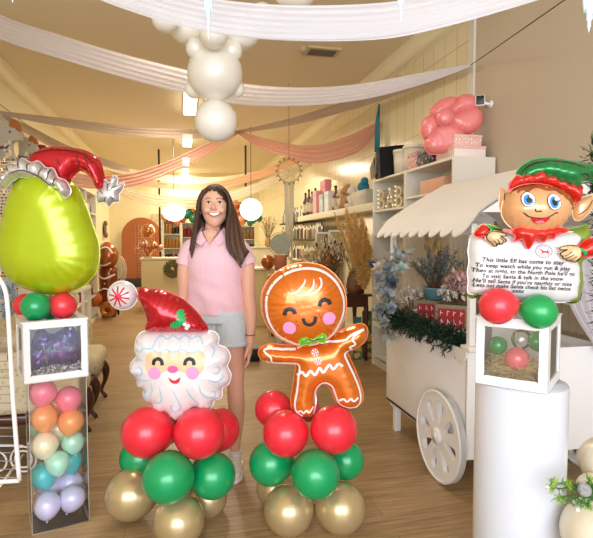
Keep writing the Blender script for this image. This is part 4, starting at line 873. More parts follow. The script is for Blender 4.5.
# ============================================================ market cart
CWH = mat('cart_white_paint', '#f3f1ee', .45, var=.02, vscale=3)
CX0, CX1, CY0, CY1, CZ0, CZ1 = 1.48, 2.34, 2.47, 3.56, .20, .785
cart = root('market_cart', 'white wooden market cart with spoked wheels, scalloped trim and a scalloped canopy', 'cart', ((CX0 + CX1) / 2, (CY0 + CY1) / 2, 0))
mb = MB(); T = .02
mb.box(((CX0 + CX0 + T) / 2, (CY0 + CY1) / 2, (CZ0 + CZ1) / 2), (T, CY1 - CY0, CZ1 - CZ0), b=.003)
mb.box((CX1, (CY0 + CY1) / 2, (CZ0 + CZ1) / 2), (T, CY1 - CY0, CZ1 - CZ0), b=.003)
for y in (CY0, CY1): mb.box(((CX0 + CX1) / 2, y, (CZ0 + CZ1) / 2), (CX1 - CX0, T, CZ1 - CZ0), b=.003)
mb.box(((CX0 + CX1) / 2, (CY0 + CY1) / 2, CZ0 + .01), (CX1 - CX0, CY1 - CY0, T))
obj('body', mb, CWH, cart)
obj('shelf', bx((CX0 + .01, CY0, CZ1 - .06), (CX1, CY1, CZ1 - .04)), CWH, cart, label='display board inside the cart top')
def scallops(L, n, h, dip, up):
    p = [(0, up), (0, -h)]
    for k in range(n):
        for j in range(1, 7): a = j / 6; p.append((L * (k + a) / n, -h - dip * math.sin(PI * a) if j < 6 else -h))
    return p + [(L, up)]
Myz = Matrix(((0, 0, 1, 0), (1, 0, 0, 0), (0, 1, 0, 0), (0, 0, 0, 1)))   # local xy -> world yz
mb = MB(); mb.prism(scallops(CY1 - CY0 + .02, 9, .03, .045, .012), [], .012, 0, Matrix.Translation((CX0 - .008, CY0 - .01, CZ1)) @ Myz)
obj('scalloped_trim', mb, CWH, cart)
def wheel(x, y, z, R):
    W = Matrix.Translation((x, y, z)) @ Myz; m = MB(); holes = []
    for k in range(8):
        a = k * PI / 4 + .2; pts = [(R * .30, 0), (R * .42, R * .055), (R * .66, R * .12), (R * .76, R * .11), (R * .80, 0), (R * .76, -R * .11), (R * .66, -R * .12), (R * .42, -R * .055)]
        holes.append(cat([(u * math.cos(a) - v * math.sin(a), u * math.sin(a) + v * math.cos(a)) for u, v in pts], 4))
    m.prism(circ(0, 0, R, R, 64), holes, .028, 0, W)
    w_ = obj('wheel', m, CWH, cart, label='white wooden wheel with petal shaped openings')
    obj('hub', MB().lathe([(0, -.03), (R * .17, -.028), (R * .17, -.014), (R * .19, .0), (R * .17, .02), (0, .022)][::-1], 0, 24, Matrix.Translation((x, y, z)) @ Matrix.Rotation(PI / 2, 4, 'Y')), CWH, w_)
    obj('axle', MB().lathe([(0, -.035), (R * .07, -.034), (R * .07, -.02)], 0, 12, Matrix.Translation((x, y, z)) @ Matrix.Rotation(PI / 2, 4, 'Y')), CWH, w_)
    rm = MB(); rm.lathe([(R - .012, -.02), (R, -.02), (R, .02), (R - .012, .02), (R - .012, -.02)], 0, 64, Matrix.Translation((x, y, z)) @ Matrix.Rotation(PI / 2, 4, 'Y')); obj('rim', rm, CWH, w_)
wheel(CX0 - .045, 2.67, .262, .26); wheel(CX1 + .03, 2.67, .262, .26)
obj('axle_rod', MB().tube([(CX0 - .04, 2.67, .262), (CX1 + .03, 2.67, .262)], .012, 0, 10), DARKM, cart)
for x in (CX0 + .04, CX1 - .04):
    m = MB(); m.box((x, CY1 - .10, .12), (.045, .045, .24), b=.004); m.box((x, CY1 - .06, .17), (.03, .1, .02)); obj('leg', m, CWH, cart)
for x, y, z1 in ((CX0 + .03, CY1 - .03, 1.46), (CX1 - .03, CY1 - .03, 1.46), (CX0 + .03, CY0 + .015, 1.46), (CX1 - .03, CY0 + .015, 1.46)):
    obj('post', MB().box((x, y, (CZ0 + z1) / 2), (.035, .035, z1 - CZ0), b=.003), CWH, cart)
obj('post_cap', MB().box((CX0 + .035, CY0 + .0, CZ1 + .02), (.10, .09, .028), b=.005), CWH, cart)
# canopy: two slopes meeting at a ridge, scalloped eaves
RX, RZ = 1.90, 1.785; EX, EZ = 1.455, 1.52; RY0, RY1 = 2.34, 3.52
CANV = mat('white_canvas', '#f3f0ec', .7, var=.03, vscale=6)
def slope(x0, name):
    m = MB(); n, k = 54, 12; vs = []
    for i in range(n + 1):
        y = RY0 + (RY1 - RY0) * i / n
        for j in range(k + 1):
            t = j / k; x = x0 + (RX - x0) * t; z = EZ + (RZ - EZ) * (t ** .93); vs.append((x, y, z))
    e = len(vs)
    for i in range(n + 1):
        y = RY0 + (RY1 - RY0) * i / n; u = (i / n * 9) % 1; q = .085 + .035 * max(0, math.sin(PI * u)) ** .7; vs.append((x0 - q * .8 * (1 if x0 < RX else -1), y, EZ - q))
    fs = [(i * (k + 1) + j, (i + 1) * (k + 1) + j, (i + 1) * (k + 1) + j + 1, i * (k + 1) + j + 1) for i in range(n) for j in range(k)]
    fs += [(e + i, e + i + 1, (i + 1) * (k + 1), i * (k + 1)) for i in range(n)]
    vs = vs + [(a, b, c - .006) for a, b, c in vs]; h = len(vs) // 2; fs = fs + [tuple(q + h for q in f_[::-1]) for f_ in fs]
    m.add(vs, fs, 0, True); return obj(name, m, CANV, cart, label='white scalloped canopy slope')
slope(EX, 'canopy_slope'); slope(2 * RX - EX, 'canopy_slope')
for y in (RY0 + .02, RY1 - .02): obj('gable', MB().prism([(EX + .02, EZ), (2 * RX - EX - .02, EZ), (RX, RZ - .01)], [[(EX + .13, EZ + .035), (2 * RX - EX - .13, EZ + .035), (RX, RZ - .085)]], .02, 0, Matrix.Translation((0, y, 0)) @ Matrix.Rotation(PI / 2, 4, 'X')), CWH, cart)
obj('ridge_pole', MB().tube([(RX, RY0, RZ - .012), (RX, RY1, RZ - .012)], .012, 0, 8), CWH, cart)
for x in (CX0 + .03, CX1 - .03): obj('eave_rail', MB().box((x, (CY0 + CY1) / 2, 1.45), (.03, CY1 - CY0, .03)), CWH, cart)

# curtains on the cart
def curtain(name, label, path, m, n=70, amp=.018, waves=12):
    """path: list of (left point, right point) rows from the top down"""
    vs = []; rows = []
    for a, b in path: rows.append((Vector(a), Vector(b)))
    A = cat([tuple(r[0]) for r in rows], 6, False); Bq = cat([tuple(r[1]) for r in rows], 6, False); N = len(A)
    for i in range(N):
        a, b = Vector(A[i]), Vector(Bq[i]); d = (b - a); nr = Vector((d.y, -d.x, 0)).normalized() if Vector((d.x, d.y, 0)).length > 1e-6 else Vector((1, 0, 0))
        for k in range(n + 1): u = k / n; vs.append(a + d * u + nr * amp * math.sin(u * waves * 2 * PI + .4 * math.sin(i * .3)) * min(1, d.length / .12))
    fs = [(i * (n + 1) + k, i * (n + 1) + k + 1, (i + 1) * (n + 1) + k + 1, (i + 1) * (n + 1) + k) for i in range(N - 1) for k in range(n)]
    return obj(name, MB().add(vs, fs), m, label=label, category='curtain', group='sheer curtains hung on the market cart')
CS = sheer('soft_white_voile', '#eeeaf0', .9); CB2 = sheer('beige_voile', '#d9c9b4', .55)
curtain('sheer_curtain', 'white voile curtain pulled aside down the near end of the cart, at the right edge', [((2.0, 2.43, 1.40), (2.33, 2.43, 1.40)), ((2.02, 2.42, 1.15), (2.36, 2.42, 1.15)), ((2.08, 2.42, 1.0), (2.38, 2.42, .95)), ((2.22, 2.41, .80), (2.42, 2.42, .72)), ((2.34, 2.41, .62), (2.44, 2.42, .55))], CS, 60, .02, 6)
curtain('sheer_curtain', 'beige voile curtain at the far end of the cart', [((1.52, 3.60, 1.42), (2.3, 3.60, 1.42)), ((1.52, 3.60, 1.1), (2.3, 3.60, 1.1)), ((1.52, 3.60, .82), (2.3, 3.60, .82))], CB2, 90, .02, 14)
curtain('sheer_curtain', 'beige voile curtain along the wall side of the cart', [((2.33, 2.6, 1.42), (2.33, 3.5, 1.42)), ((2.33, 2.6, 1.1), (2.33, 3.5, 1.1)), ((2.33, 2.6, .82), (2.33, 3.5, .82))], CB2, 90, .015, 14)

# fir garland on the cart's edge
random.seed(11)
FIRD = mat('dark_fir', '#15351f', .6, var=.4, vscale=30); FIRM = mat('mid_fir', '#2e5a2c', .6, var=.4, vscale=30)
mb = MB(); pts = [Vector((1.47, 3.6, .84)), Vector((1.47, 3.3, .83)), Vector((1.485, 3.0, .82)), Vector((1.50, 2.75, .81)), Vector((1.53, 2.58, .81))]
mb.tube(pts, .01, 1, 6)
for a, b in zip(pts, pts[1:]): fir(mb, a, b, .095, 170, 0, .03, .0042)
obj('fir_garland', mb, [FIRD, mat('garland_stem', '#2a2418', .7)], label='dark green fir garland lying along the top edge of the cart', category='garland')

# blue flower garland at the far post
def rose(mb, p, r, mi, face=None):
    fd = Vector(face or rdir()).normalized()
    for ring, (k, a, s_) in enumerate(((5, .25, .55), (6, .6, .8), (7, 1.05, 1.0))):
        for i in range(k):
            q = 2 * PI * i / k + ring; side = fd.orthogonal().normalized(); side.rotate(Matrix.Rotation(q, 3, fd)); d = (fd * math.cos(a) + side * math.sin(a)); leaf(mb, p + side * r * .08 * ring, d, r * s_, r * .9, mi, -.25, random.uniform(-.3, .3))
random.seed(21)
BL = [mat('dusty_blue_leaf', '#a2a8a0', .7, var=.2, vscale=30), mat('slate_blue_petal', '#9aa4aa', .7, var=.25, vscale=40), mat('cream_petal', '#e4d6c4', .7), mat('navy_petal', '#4d5b6b', .7), mat('pale_sage_leaf', '#b4c2bc', .7)]
gb = root('flower_garland', 'garland of dusty blue and cream artificial flowers hanging on the cart\'s far post', 'flower garland', (1.44, 3.55, .6))
line = [(404, 252), (396, 264), (388, 272), (386, 288), (388, 302), (386, 318), (388, 334)]
lp = [onX(x, y, 1.42) for x, y in line]; sm = MB(); sm.tube(lp, .008, 0, 6); obj('stem', sm, mat('sage_stem', '#5a6656', .7), gb)
lv = MB()
for i in range(170):
    t = random.random() * 5.99; a = lp[int(t)].lerp(lp[int(t) + 1], t % 1); d = rdir(-.15); d.x -= .15; leaf(lv, a + d * random.uniform(.0, .06), d, random.uniform(.05, .085), random.uniform(.025, .042), random.choice([0, 0, 0, 1]), .3, random.uniform(-1, 1))
obj('leaves', lv, [BL[0], BL[4]], gb)
for x, y, r, c_ in ((389, 269, .055, 1), (379, 278, .045, 1), (386, 294, .05, 1), (381, 299, .042, 2), (378, 268, .045, 2), (392, 283, .05, 3), (372, 265, .035, 3), (380, 309, .045, 1), (391, 308, .045, 1), (384, 322, .04, 0), (398, 258, .045, 0), (401, 268, .04, 4)):
    rm = MB(); p = onX(x, y, 1.37); rose(rm, p, r, 0, (-.6 + random.uniform(-.2, .2), -1, random.uniform(-.1, .4))); rm.ball(p, r * .2, 0, 8); obj('flower', rm, BL[c_], gb, label=['sage', 'slate blue', 'cream', 'navy blue', 'pale'][c_] + ' artificial flower')

# goods on the cart
CT = CZ1 - .04
random.seed(31)
CRZ = CT + .075
obj('riser_board', bx((1.56, 2.82, CT), (2.0, 3.48, CRZ - .001)), CWH, label='white riser board inside the cart under the red fronted crates', category='riser')
def crate(x, y, w, d, h, words, label, rz=0):
    M = Matrix.Translation((x, y, CRZ)) @ Matrix.Rotation(rz, 4, 'Z'); t = root('wooden_crate', label, 'crate', M @ Vector((0, 0, 0)), 'festive crates on the cart')
    m = MB()
    for k in range(3):
        z = h * (k + .5) / 3; q = h / 3 * .88
        m.box((0, -d / 2, z), (w, .01, q), 0, M); m.box((0, d / 2, z), (w, .01, q), 0, M); m.box((-w / 2, 0, z), (.01, d, q), 0, M); m.box((w / 2, 0, z), (.01, d, q), 0, M)
    m.box((0, 0, .006), (w, d, .012), 0, M); obj('slatted_box', m, mat('weathered_crate_wood', '#8f7f62', .75, var=.3, vscale=12), t)
    pm_ = MB().box((0, -d / 2 - .008, h * .46), (w * .82, .006, h * .74), 0, M); lt = pm_
    for row in (.64, .30):
        for q in range(4):
            x_ = -w * .30 + q * w * .2 + random.uniform(-.004, .004); z_ = h * row; yy = -d / 2 - .0125; k_ = h * .10
            lt.tube([(x_ - .006, yy, z_ - k_), (x_ - .004, yy, z_ + k_)], .0022, 1, 4, M); lt.tube([(x_ - .004, yy, z_ + k_ * random.uniform(-.2, 1)), (x_ + .010, yy, z_ + k_ * random.uniform(-1, 1))], .002, 1, 4, M)
    obj('sign_panel', lt, [mat('festive_red_panel', '#a31f24', .5), WHP], t, label='red front panel with two rows of worn white lettering'); return M
crate(1.72, 3.31, .20, .18, .15, ['XMAS', 'JOY'], 'left red fronted wooden crate on the cart under the blue tin bucket', -.75)
crate(1.72, 3.02, .20, .18, .155, ['MERRY', 'XMAS'], 'right red fronted wooden crate on the cart under the pink dried flowers', -.75)
# blue tin with dried bouquet, stood on the left crate
p = Vector((1.73, 3.30, CRZ + .152)); tin = root('blue_tin_bucket', 'light blue oval tin bucket of dried blue grey stems standing on the left crate', 'bucket', p)
Ms = Matrix.Translation(p) @ Matrix.Diagonal((1, 1, 1, 1)); BT = mat('light_blue_tin', '#7fb3bd', .4, .3)
obj('bucket', MB().lathe([(0, 0), (.075, 0), (.09, .075), (.094, .078), (.09, .082), (.085, .075), (.07, .01), (0, .01)], 0, 32, Ms), BT, tin)
def stems(parent, p, n, L0, L1, spread, mats, kind, nm, base=.04, lab=None):
    m = MB()
    for i in range(n):
        a = random.uniform(0, 2 * PI); s_ = random.uniform(0, spread); d = Vector((math.cos(a) * s_, math.sin(a) * s_, 1)).normalized(); L = random.uniform(L0, L1); b = p + Vector((math.cos(a), math.sin(a), 0)) * base * random.random()
        e = b + d * L; mid = b + d * L * .5 + Vector((0, 0, .01)); m.tube([b, mid, e], [.0022, .0018, .0012], 0, 4, cap=False)
        if kind == 'spike':
            for k in range(16): q = mid.lerp(e, k / 15); leaf(m, q, rdir(.8), random.uniform(.016, .03), .011, 1 + (k + i) % (len(mats) - 1), .1)
        elif kind == 'leaf':
            for k in range(8): q = mid.lerp(e, k / 7); leaf(m, q, (rdir(.2)), random.uniform(.03, .05), .02, 1 + (k + i) % (len(mats) - 1), .2)
        elif kind == 'fan':
            for k in range(5): leaf(m, e, (d + rdir() * .35), random.uniform(.05, .08), .03, 1 + (k + i) % (len(mats) - 1), .2)
        elif kind == 'puff':
            for k in range(26): leaf(m, e, rdir(), random.uniform(.014, .028), .008, 1 + (k + i) % (len(mats) - 1), 0)
    return obj(nm, m, mats, parent, label=lab)
stemM = mat('dry_stem', '#6c5b3e', .8)
stems(tin, p + Vector((0, 0, .07)), 60, .12, .30, .95, [stemM, mat('dried_lavender', '#5f6f7c', .8, var=.3, vscale=50), mat('dried_grey_green', '#7d8468', .8)], 'spike', 'dried_stems', lab='blue grey lavender like stems')
stems(tin, p + Vector((0, 0, .07)), 12, .22, .40, .35, [stemM, mat('wheat', '#c4a56c', .8)], 'fan', 'wheat_stems'); stems(tin, p + Vector((0, 0, .06)), 14, .02, .05, .9, [stemM, mat('rust_moss', '#93502f', .8)], 'puff', 'moss')
t = root('dried_flower_bunch', 'bunch of pink and white dried flowers on the right crate of the cart', 'dried flowers', (1.72, 3.03, CRZ + .157))
stems(t, Vector((1.72, 3.03, CRZ + .157)), 90, .04, .12, 1.3, [stemM, mat('bleached_white_flower', '#e6dcd0', .8), mat('ivory_flower', '#d6c8b6', .8)], 'puff', 'white_flowers')
stems(t, Vector((1.74, 3.0, CRZ + .157)), 44, .10, .22, .7, [stemM, mat('dried_pink', '#cfa09a', .8, var=.2, vscale=30), mat('blush_leaf', '#dcb9b0', .8)], 'leaf', 'pink_fronds')
t = root('dried_flower_bunch', 'bunch of bleached white dried flowers at the cart\'s far left behind the garland', 'dried flowers', (1.6, 3.4, CT)); stems(t, Vector((1.6, 3.38, CT)), 44, .15, .30, .45, [stemM, MC['bleached_white_flower'], MC['ivory_flower']], 'puff', 'white_flowers')
t = root('dried_flower_bunch', 'tall bunch of pale bunny tail grass at the back of the cart', 'dried flowers', (2.0, 3.3, CT)); stems(t, Vector((2.0, 3.3, CT)), 40, .30, .60, .35, [stemM, MC['wheat'], mat('pale_wheat', '#d9c7a0', .8)], 'spike', 'grass_stems')

# ============================================================ bookcases on the right
SH = mat('white_melamine', '#e3ddcf', .4)
def bookcase(y0, y1, label, zs, x0=2.07, x1=2.435, H=2.03, group='white bookcases along the right wall'):
    t = root('bookcase', label, 'bookcase', ((x0 + x1) / 2, (y0 + y1) / 2, 0), group); m = MB(); th = .022
    bx((x0, y0, 0), (x1, y0 + th, H), 0, m); bx((x0, y1 - th, 0), (x1, y1, H), 0, m); bx((x0 + .001, y0 + th, H - th), (x1 - .009, y1 - th, H - .001), 0, m); bx((x1 - .008, y0 + th, .001), (x1 - .001, y1 - th, H - .002), 0, m); bx((x0 + .02, y0 + th, .001), (x0 + .04, y1 - th, .08), 0, m)
    obj('carcass', m, SH, t)
    for z in zs: obj('shelf', bx((x0 + .004, y0 + th, z - .02), (x1 - .008, y1 - th, z)), SH, t)
    return t
zA = [.08, .45, .82, 1.17, 1.50, 1.75]
bookcase(3.70, 4.585, 'white bookcase nearest the camera, behind the cart canopy', zA[:-1] + [1.78])
bookcase(4.59, 5.42, 'white bookcase holding marquee letters, left of the cart canopy', [.08, .45, .82, 1.17, 1.44, 1.70])
# marquee letters
for (y, ch, lb) in ((5.25, 'B', 'left marquee letter B standing on the bookcase shelf'), (5.02, 'A', 'marquee letter A between the two letters B'), (4.80, 'B', 'right marquee letter B standing on the bookcase shelf')):
    vs, fs = textmesh(ch, .31, 0, 'CENTER', .03); M = Matrix.Translation((2.13, y, 1.70)) @ Matrix(((0, 0, -1, 0), (-1, 0, 0, 0), (0, 1, 0, 0), (0, 0, 0, 1))) 
    z0 = min(v.y for v in vs); t = root('marquee_letter', lb, 'letter light', (2.13, y, 1.70), 'marquee letters on the bookcase shelf')
    m = MB().add([v - Vector((0, z0, 0)) for v in vs], fs, 0, False, M); obj('letter_shell', m, mat('brushed_cream_metal', '#c9bc9d', .4, .2), t)
    for k in range(5):
        p_ = M @ Vector((-.07 if ch == 'B' else (-.085 + k * .043), (.03 + k * .045) if ch == 'B' else (.03 + (2 - abs(k - 2)) * .085), .034)); obj('bulb', MB().ball(p_, .010, 0, 10), mat('warm_bulb', '#fff3c8', .2, emit=.5), t)
def wbox(name, c, d, m, label, category='box', group=None, rz=0, lid=None, lidmat=None, fancy=None):
    M = Matrix.Translation(c) @ Matrix.Rotation(rz, 4, 'Z'); t = root(name, label, category, c, group)
    obj('box_base', MB().box((0, 0, d[2] * (.5 - (.12 if lid else 0))), (d[0], d[1], d[2] * (1 - (.24 if lid else 0))), 0, M, b=.004), m, t)
    if lid: obj('lid', MB().box((0, 0, d[2] * .87), (d[0] + .008, d[1] + .008, d[2] * .26), 0, M, b=.004), lidmat or m, t)
    return t
def dots_mat(name, base, dot, scale=40, stripes=False):
    m = mat(name, base, .5); n = m.node_tree.nodes; l = m.node_tree.links; b = n['Principled BSDF']; tc = n.new('ShaderNodeTexCoord')
    if stripes: v = n.new('ShaderNodeTexWave'); v.bands_direction = 'Y'; v.inputs['Scale'].default_value = scale; out = v.outputs['Fac']
    else: v = n.new('ShaderNodeTexVoronoi'); v.inputs['Scale'].default_value = scale; out = v.outputs['Distance']
    l.new(tc.outputs['Object'], v.inputs['Vector']); c = n.new('ShaderNodeValToRGB'); c.color_ramp.interpolation = 'CONSTANT'; c.color_ramp.elements[0].color = lin(dot); c.color_ramp.elements[1].color = lin(base); c.color_ramp.elements[1].position = .5 if stripes else .3
    l.new(out, c.inputs[0]); l.new(c.outputs[0], b.inputs['Base Color']); return m
TZ = 2.03
wbox('gift_box', (2.26, 3.93, TZ), (.28, .30, .10), dots_mat('pink_striped_paper', '#e9b6a8', '#f6e6dc', 10, True), 'pink and white striped gift box on the near bookcase top, under the spotted one', 'gift box', lid=1, lidmat=dots_mat('pink_plain', '#edbcae', '#f1cabe', 30))
wbox('gift_box', (2.26, 3.94, TZ + .102), (.24, .26, .09), dots_mat('pink_dotted_paper', '#eec0b2', '#fbf0e8', 45), 'pink white-spotted gift box on top of the striped one', 'gift box', lid=1)
wbox('gift_box', (2.17, 4.22, TZ), (.17, .26, .13), dots_mat('black_floral_paper', '#1d1c20', '#e4b9c0', 38), 'black floral gift box on the bookcase below the pink flower balloon', 'gift box', lid=1, lidmat=dots_mat('black_floral_lid', '#232126', '#f0cfd2', 38))
wbox('gift_box', (2.17, 4.47, TZ), (.17, .18, .15), dots_mat('pink_floral_paper', '#dba8a6', '#7a4a4a', 34), 'pink floral gift box left of the black floral one', 'gift box', lid=1)
for y, lb in ((4.69, 'white lidded storage bin on the bookcase, right one of the pair beside the black bag'), (4.93, 'white lidded storage bin on the bookcase touching the black bag')):
    t = root('storage_bin', lb, 'storage bin', (2.22, y, TZ), 'white storage bins on the bookcase'); M = Matrix.Translation((2.22, y, TZ))
    m = MB(); m.tube([(0, 0, 0), (0, 0, .22)], [(.10, .105), (.115, .115)], 0, 24, M); obj('bin', m, mat('bin_plastic', '#ded6c4', .35), t); m = MB(); m.tube([(0, 0, .22), (0, 0, .25)], [(.12, .12), (.12, .12)], 0, 24, M); obj('lid', m, mat('bin_lid', '#e9e2d2', .35), t)
# black bag with script
M = Matrix.Translation((2.20, 5.24, TZ)) @ Matrix.Rotation(-.25, 4, 'Z'); t = root('gift_bag', 'large glossy black and brown gift bag with white script on top of the bookcase', 'bag', (2.2, 5.24, TZ))
m = MB(); m.add([(-.13, -.16, 0), (.12, -.16, 0), (.12, .2, 0), (-.13, .2, 0), (-.15, -.2, .30), (.11, -.18, .33), (.11, .22, .24), (-.17, .26, .17), (-.16, .04, .27)], [(3, 2, 1, 0), (0, 1, 5, 4), (1, 2, 6, 5), (2, 3, 7, 6), (3, 0, 4, 8), (3, 8, 7), (4, 5, 6, 8), (8, 6, 7)], 0, False, M)
obj('bag_body', m, mat('black_gloss_paper', '#120e0c', .6, spec=.2), t)
m = MB(); m.add([(-.155, .07, .02), (-.18, .27, .02), (-.19, .29, .16), (-.17, .08, .24)], [(0, 1, 2, 3)], 0, False, M); m.add([(-.15, .07, .02), (-.165, .08, .24), (-.15, .09, .24)], [(0, 1, 2)], 0, False, M); obj('side_flap', m, mat('brown_kraft', '#5a3d26', .5), t)
m = MB()
for k in range(9): z = .05 + k * .022; x_ = -.15 - z * .05; m.tube([(x_ - .004, .02 + .012 * math.sin(k * 2) - z * .25, z), (x_ - .004, .0 - z * .25 + .01 * math.cos(k * 3), z + .012), (x_ - .004, .03 - z * .25, z + .02)], .003, 0, 5, M)
obj('script_print', m, WHP, t)
# open shelf items
wbox('cardboard_box', (2.22, 4.12, 1.78), (.24, .42, .12), mat('blush_card', '#d9a184', .5), 'peach coloured flat box on the top shelf of the near bookcase')
wbox('storage_box', (2.22, 5.15, 1.44), (.2, .2, .14), mat('greige_card', '#cbbfa6', .6), 'greige box on the shelf below the marquee letters')
t = wbox('storage_box', (2.22, 4.8, 1.17), (.22, .3, .18), mat('wicker_beige', '#c2ab85', .7, var=.3, vscale=60), 'beige basket box on a middle shelf of the bookcase')
# flower foil balloon
FP = foilm('coral_pink_foil', '#ec8380', .38, .05); ctr = at(442, 122, 4.30); fb_ = root('flower_foil_balloon', 'coral pink flower shaped foil balloon on top of the near bookcase', 'foil balloon', ctr - Vector((0, 0, .27)))
f = pxf(442, 122, 4.30, 3.843, 360, 60); MFl = frame(ctr)
for pts in ([(275, 205), (285, 180), (315, 158), (352, 150), (362, 168), (350, 195), (320, 215), (295, 225)], [(345, 195), (360, 165), (385, 145), (415, 142), (436, 158), (440, 185), (420, 200), (385, 205), (355, 212)], [(345, 225), (380, 205), (430, 190), (455, 205), (460, 235), (445, 262), (415, 278), (380, 272), (350, 250)], [(300, 255), (340, 248), (375, 265), (390, 290), (380, 325), (350, 345), (310, 350), (275, 350), (258, 325), (262, 300), (280, 275)], [(285, 225), (262, 222), (242, 240), (238, 270), (248, 295), (264, 302), (285, 285), (300, 250)]):
    gx, gy = sum(p[0] for p in pts) / len(pts), sum(p[1] for p in pts) / len(pts); pts = [(gx + (a - gx) * 1.16, gy + (b - gy) * 1.16) for a, b in pts]
    fo(pts, .075, .075, wave=.05).done('petal', [FP], MFl, fb_)
fo(circ(318, 230, 34, 33, 20), .05, .06, n=2, wave=.05).done('flower_centre', [FP], MFl, fb_, off=(0, 0, .075))
# security camera
p = onX(491, 104, XR); t = root('security_camera', 'small black and white security camera on the wall above the pink gift boxes', 'security camera', p)
obj('bracket', MB().tube([p, p + Vector((-.04, 0, .0)), onX(481, 101, 2.37)], .012, 0, 8), WHITE, t)
M = Matrix.Translation(onX(480, 101, 2.36)) @ Matrix.Rotation(1.05, 4, 'Z'); obj('housing', MB().box((0, 0, 0), (.06, .075, .085), 0, M, b=.01), WHITE, t); obj('lens_plate', MB().box((-.032, 0, 0), (.008, .06, .07), 0, M, b=.003), BLACK, t)
obj('mount_plate', MB().lathe([(0, -.012), (.03, -.012), (.03, 0)], 0, 20, Matrix.Translation(p) @ Matrix.Rotation(PI / 2, 4, 'Y')), WHITE, t)

# right edge greenery, cream balloons and sprig
t = root('hanging_greenery', 'dark green leafy garland hanging at the right edge beside the elf balloon', 'greenery', at(604, 330, 2.15)); pts = [at(x, y, 2.2) for x, y in ((596, 148), (603, 185), (602, 230), (606, 280), (604, 330))]; m = MB(); m.tube(pts + [pts[-1] + Vector((0, 0, -.2))], .008, 0, 6); obj('stem', m, stemM, t)
m = MB(); random.seed(5)
for i in range(620): k = random.random() * 3.99; a = pts[int(k)].lerp(pts[int(k) + 1], k % 1); d = rdir(-.1); leaf(m, a + d * random.uniform(0, .05), d, random.uniform(.03, .06), .018, random.randrange(2), .3)
obj('leaves', m, [mat('deep_green_leaf', '#23402a', .6), mat('olive_leaf', '#55703a', .6)], t)
CRM = latex('cream_latex', '#e9dfc6', .35); GB = 'cream balloons at the lower right corner'
balloon(at(606, 462, 1.95), 26 / F * 1.95, CRM, 'upper cream balloon at the lower right corner', GB, knot=False); bq = at(600, 526, 1.62); balloon(at(599, 534, 1.66), 37 / F * 1.66, CRM, 'lower cream balloon at the lower right corner', GB, knot=False)
balloon(at(592, 488, 1.85), 15 / F * 1.85, CRM, 'small cream balloon between the two big ones at the lower right corner', GB, knot=False)
t = root('fir_sprig', 'bright green frosted fir sprig with a silver bauble in front of the cream balloons', 'fir sprig', at(585, 495, 1.6)); m = MB(); random.seed(9); tip = at(598, 490, 1.6)
for x, y in ((552, 482), (550, 488), (556, 498), (568, 484), (566, 501), (576, 504), (588, 480), (586, 506)): fir(m, tip, at(x, y, 1.58), .02, 44, 0, .016, .0014); m.tube([tip, at(x, y, 1.58)], .0015, 1, 4)
for x, y in ((551, 481), (549, 488), (556, 499), (565, 484), (590, 479), (584, 506)): fir(m, at(x, y, 1.58), at(x, y, 1.58) + RT * .012, .018, 16, 2, .014, .0014)
obj('twigs', m, [mat('fresh_fir_green', '#4f8a3c', .5), stemM, mat('lime_tip', '#a4cc3c', .5)], t)
obj('bauble', MB().ball(at(584.5, 490, 1.555), .020, 0, 24), mat('glitter_silver', '#c9ccd0', .3, .7, bump=(300, .8)), t, label='silver glitter bauble')
for (x, y) in ((578, 510), (548, 487)): obj('fairy_light', MB().ball(at(x, y, 1.6), .004, 0, 8), mat('fairy_glow', '#ffe6a0', .3, emit=6), t)
# ============================================================ left side
random.seed(41)
def lcase(y0, y1, label, x0=-2.05, x1=-1.43, H=2.18):
    t = root('bookcase', label, 'bookcase', ((x0 + x1) / 2, (y0 + y1) / 2, 0), 'cream bookcases along the left wall'); m = MB(); th = .025
    bx((x0, y0, 0), (x1, y0 + th, H), 0, m); bx((x0, y1 - th, 0), (x1, y1, H), 0, m); bx((x0 + .3, y0 + th, H - th), (x1 - .001, y1 - th, H - .001), 0, m); bx((x0 + .25, y0 + th, .001), (x0 + .258, y1 - th, H - .002), 0, m); bx((x1 - .03, y0 + th, .001), (x1 - .01, y1 - th, .08), 0, m); bx((x0, y0 + th, H - th), (x0 + .3, y1 - th, H - .001), 0, m)
    obj('carcass', m, OFFW, t)
    for k in range(6): obj('shelf', bx((x0 + .258, y0 + th, .08 + k * .35 - .02), (x1 - .004, y1 - th, .08 + k * .35)), OFFW, t)
    return t
for y0, y1, lb in ((5.85, 6.8, 'cream bookcase nearest the camera on the left wall, behind the lime green balloon'), (6.82, 7.77, 'cream bookcase second from the camera on the left wall'), (7.79, 8.72, 'cream bookcase third from the camera on the left wall'), (8.74, 9.7, 'cream bookcase farthest along the left wall')): lcase(y0, y1, lb)
pal = [('dark red', '#7a1f24'), ('slate blue', '#46566e'), ('kraft brown', '#8b6a46'), ('white', '#ddd6c4'), ('black', '#25211f'), ('green', '#4b6b46')]
protos = {}
def jar(cn, col, pos, sc_, label, group):
    if cn not in protos:
        t = root('gift_jar', label, 'jar', pos, group); M = Matrix.Translation(pos)
        obj('jar_body', MB().lathe([(0, 0), (.04, 0), (.045, .01), (.045, .13), (.035, .15), (.033, .16)], 0, 16, M), mat('jar_' + cn.replace(' ', '_'), col, .4), t); obj('lid', MB().lathe([(.036, .158), (.036, .18), (0, .181)], 0, 16, M), mat('jar_lid', '#b99a5a', .35, .6), t)
        t.scale = sc_; protos[cn] = t
    else: t = dup(protos[cn], pos, None, label, sc_, group=group)
    return t
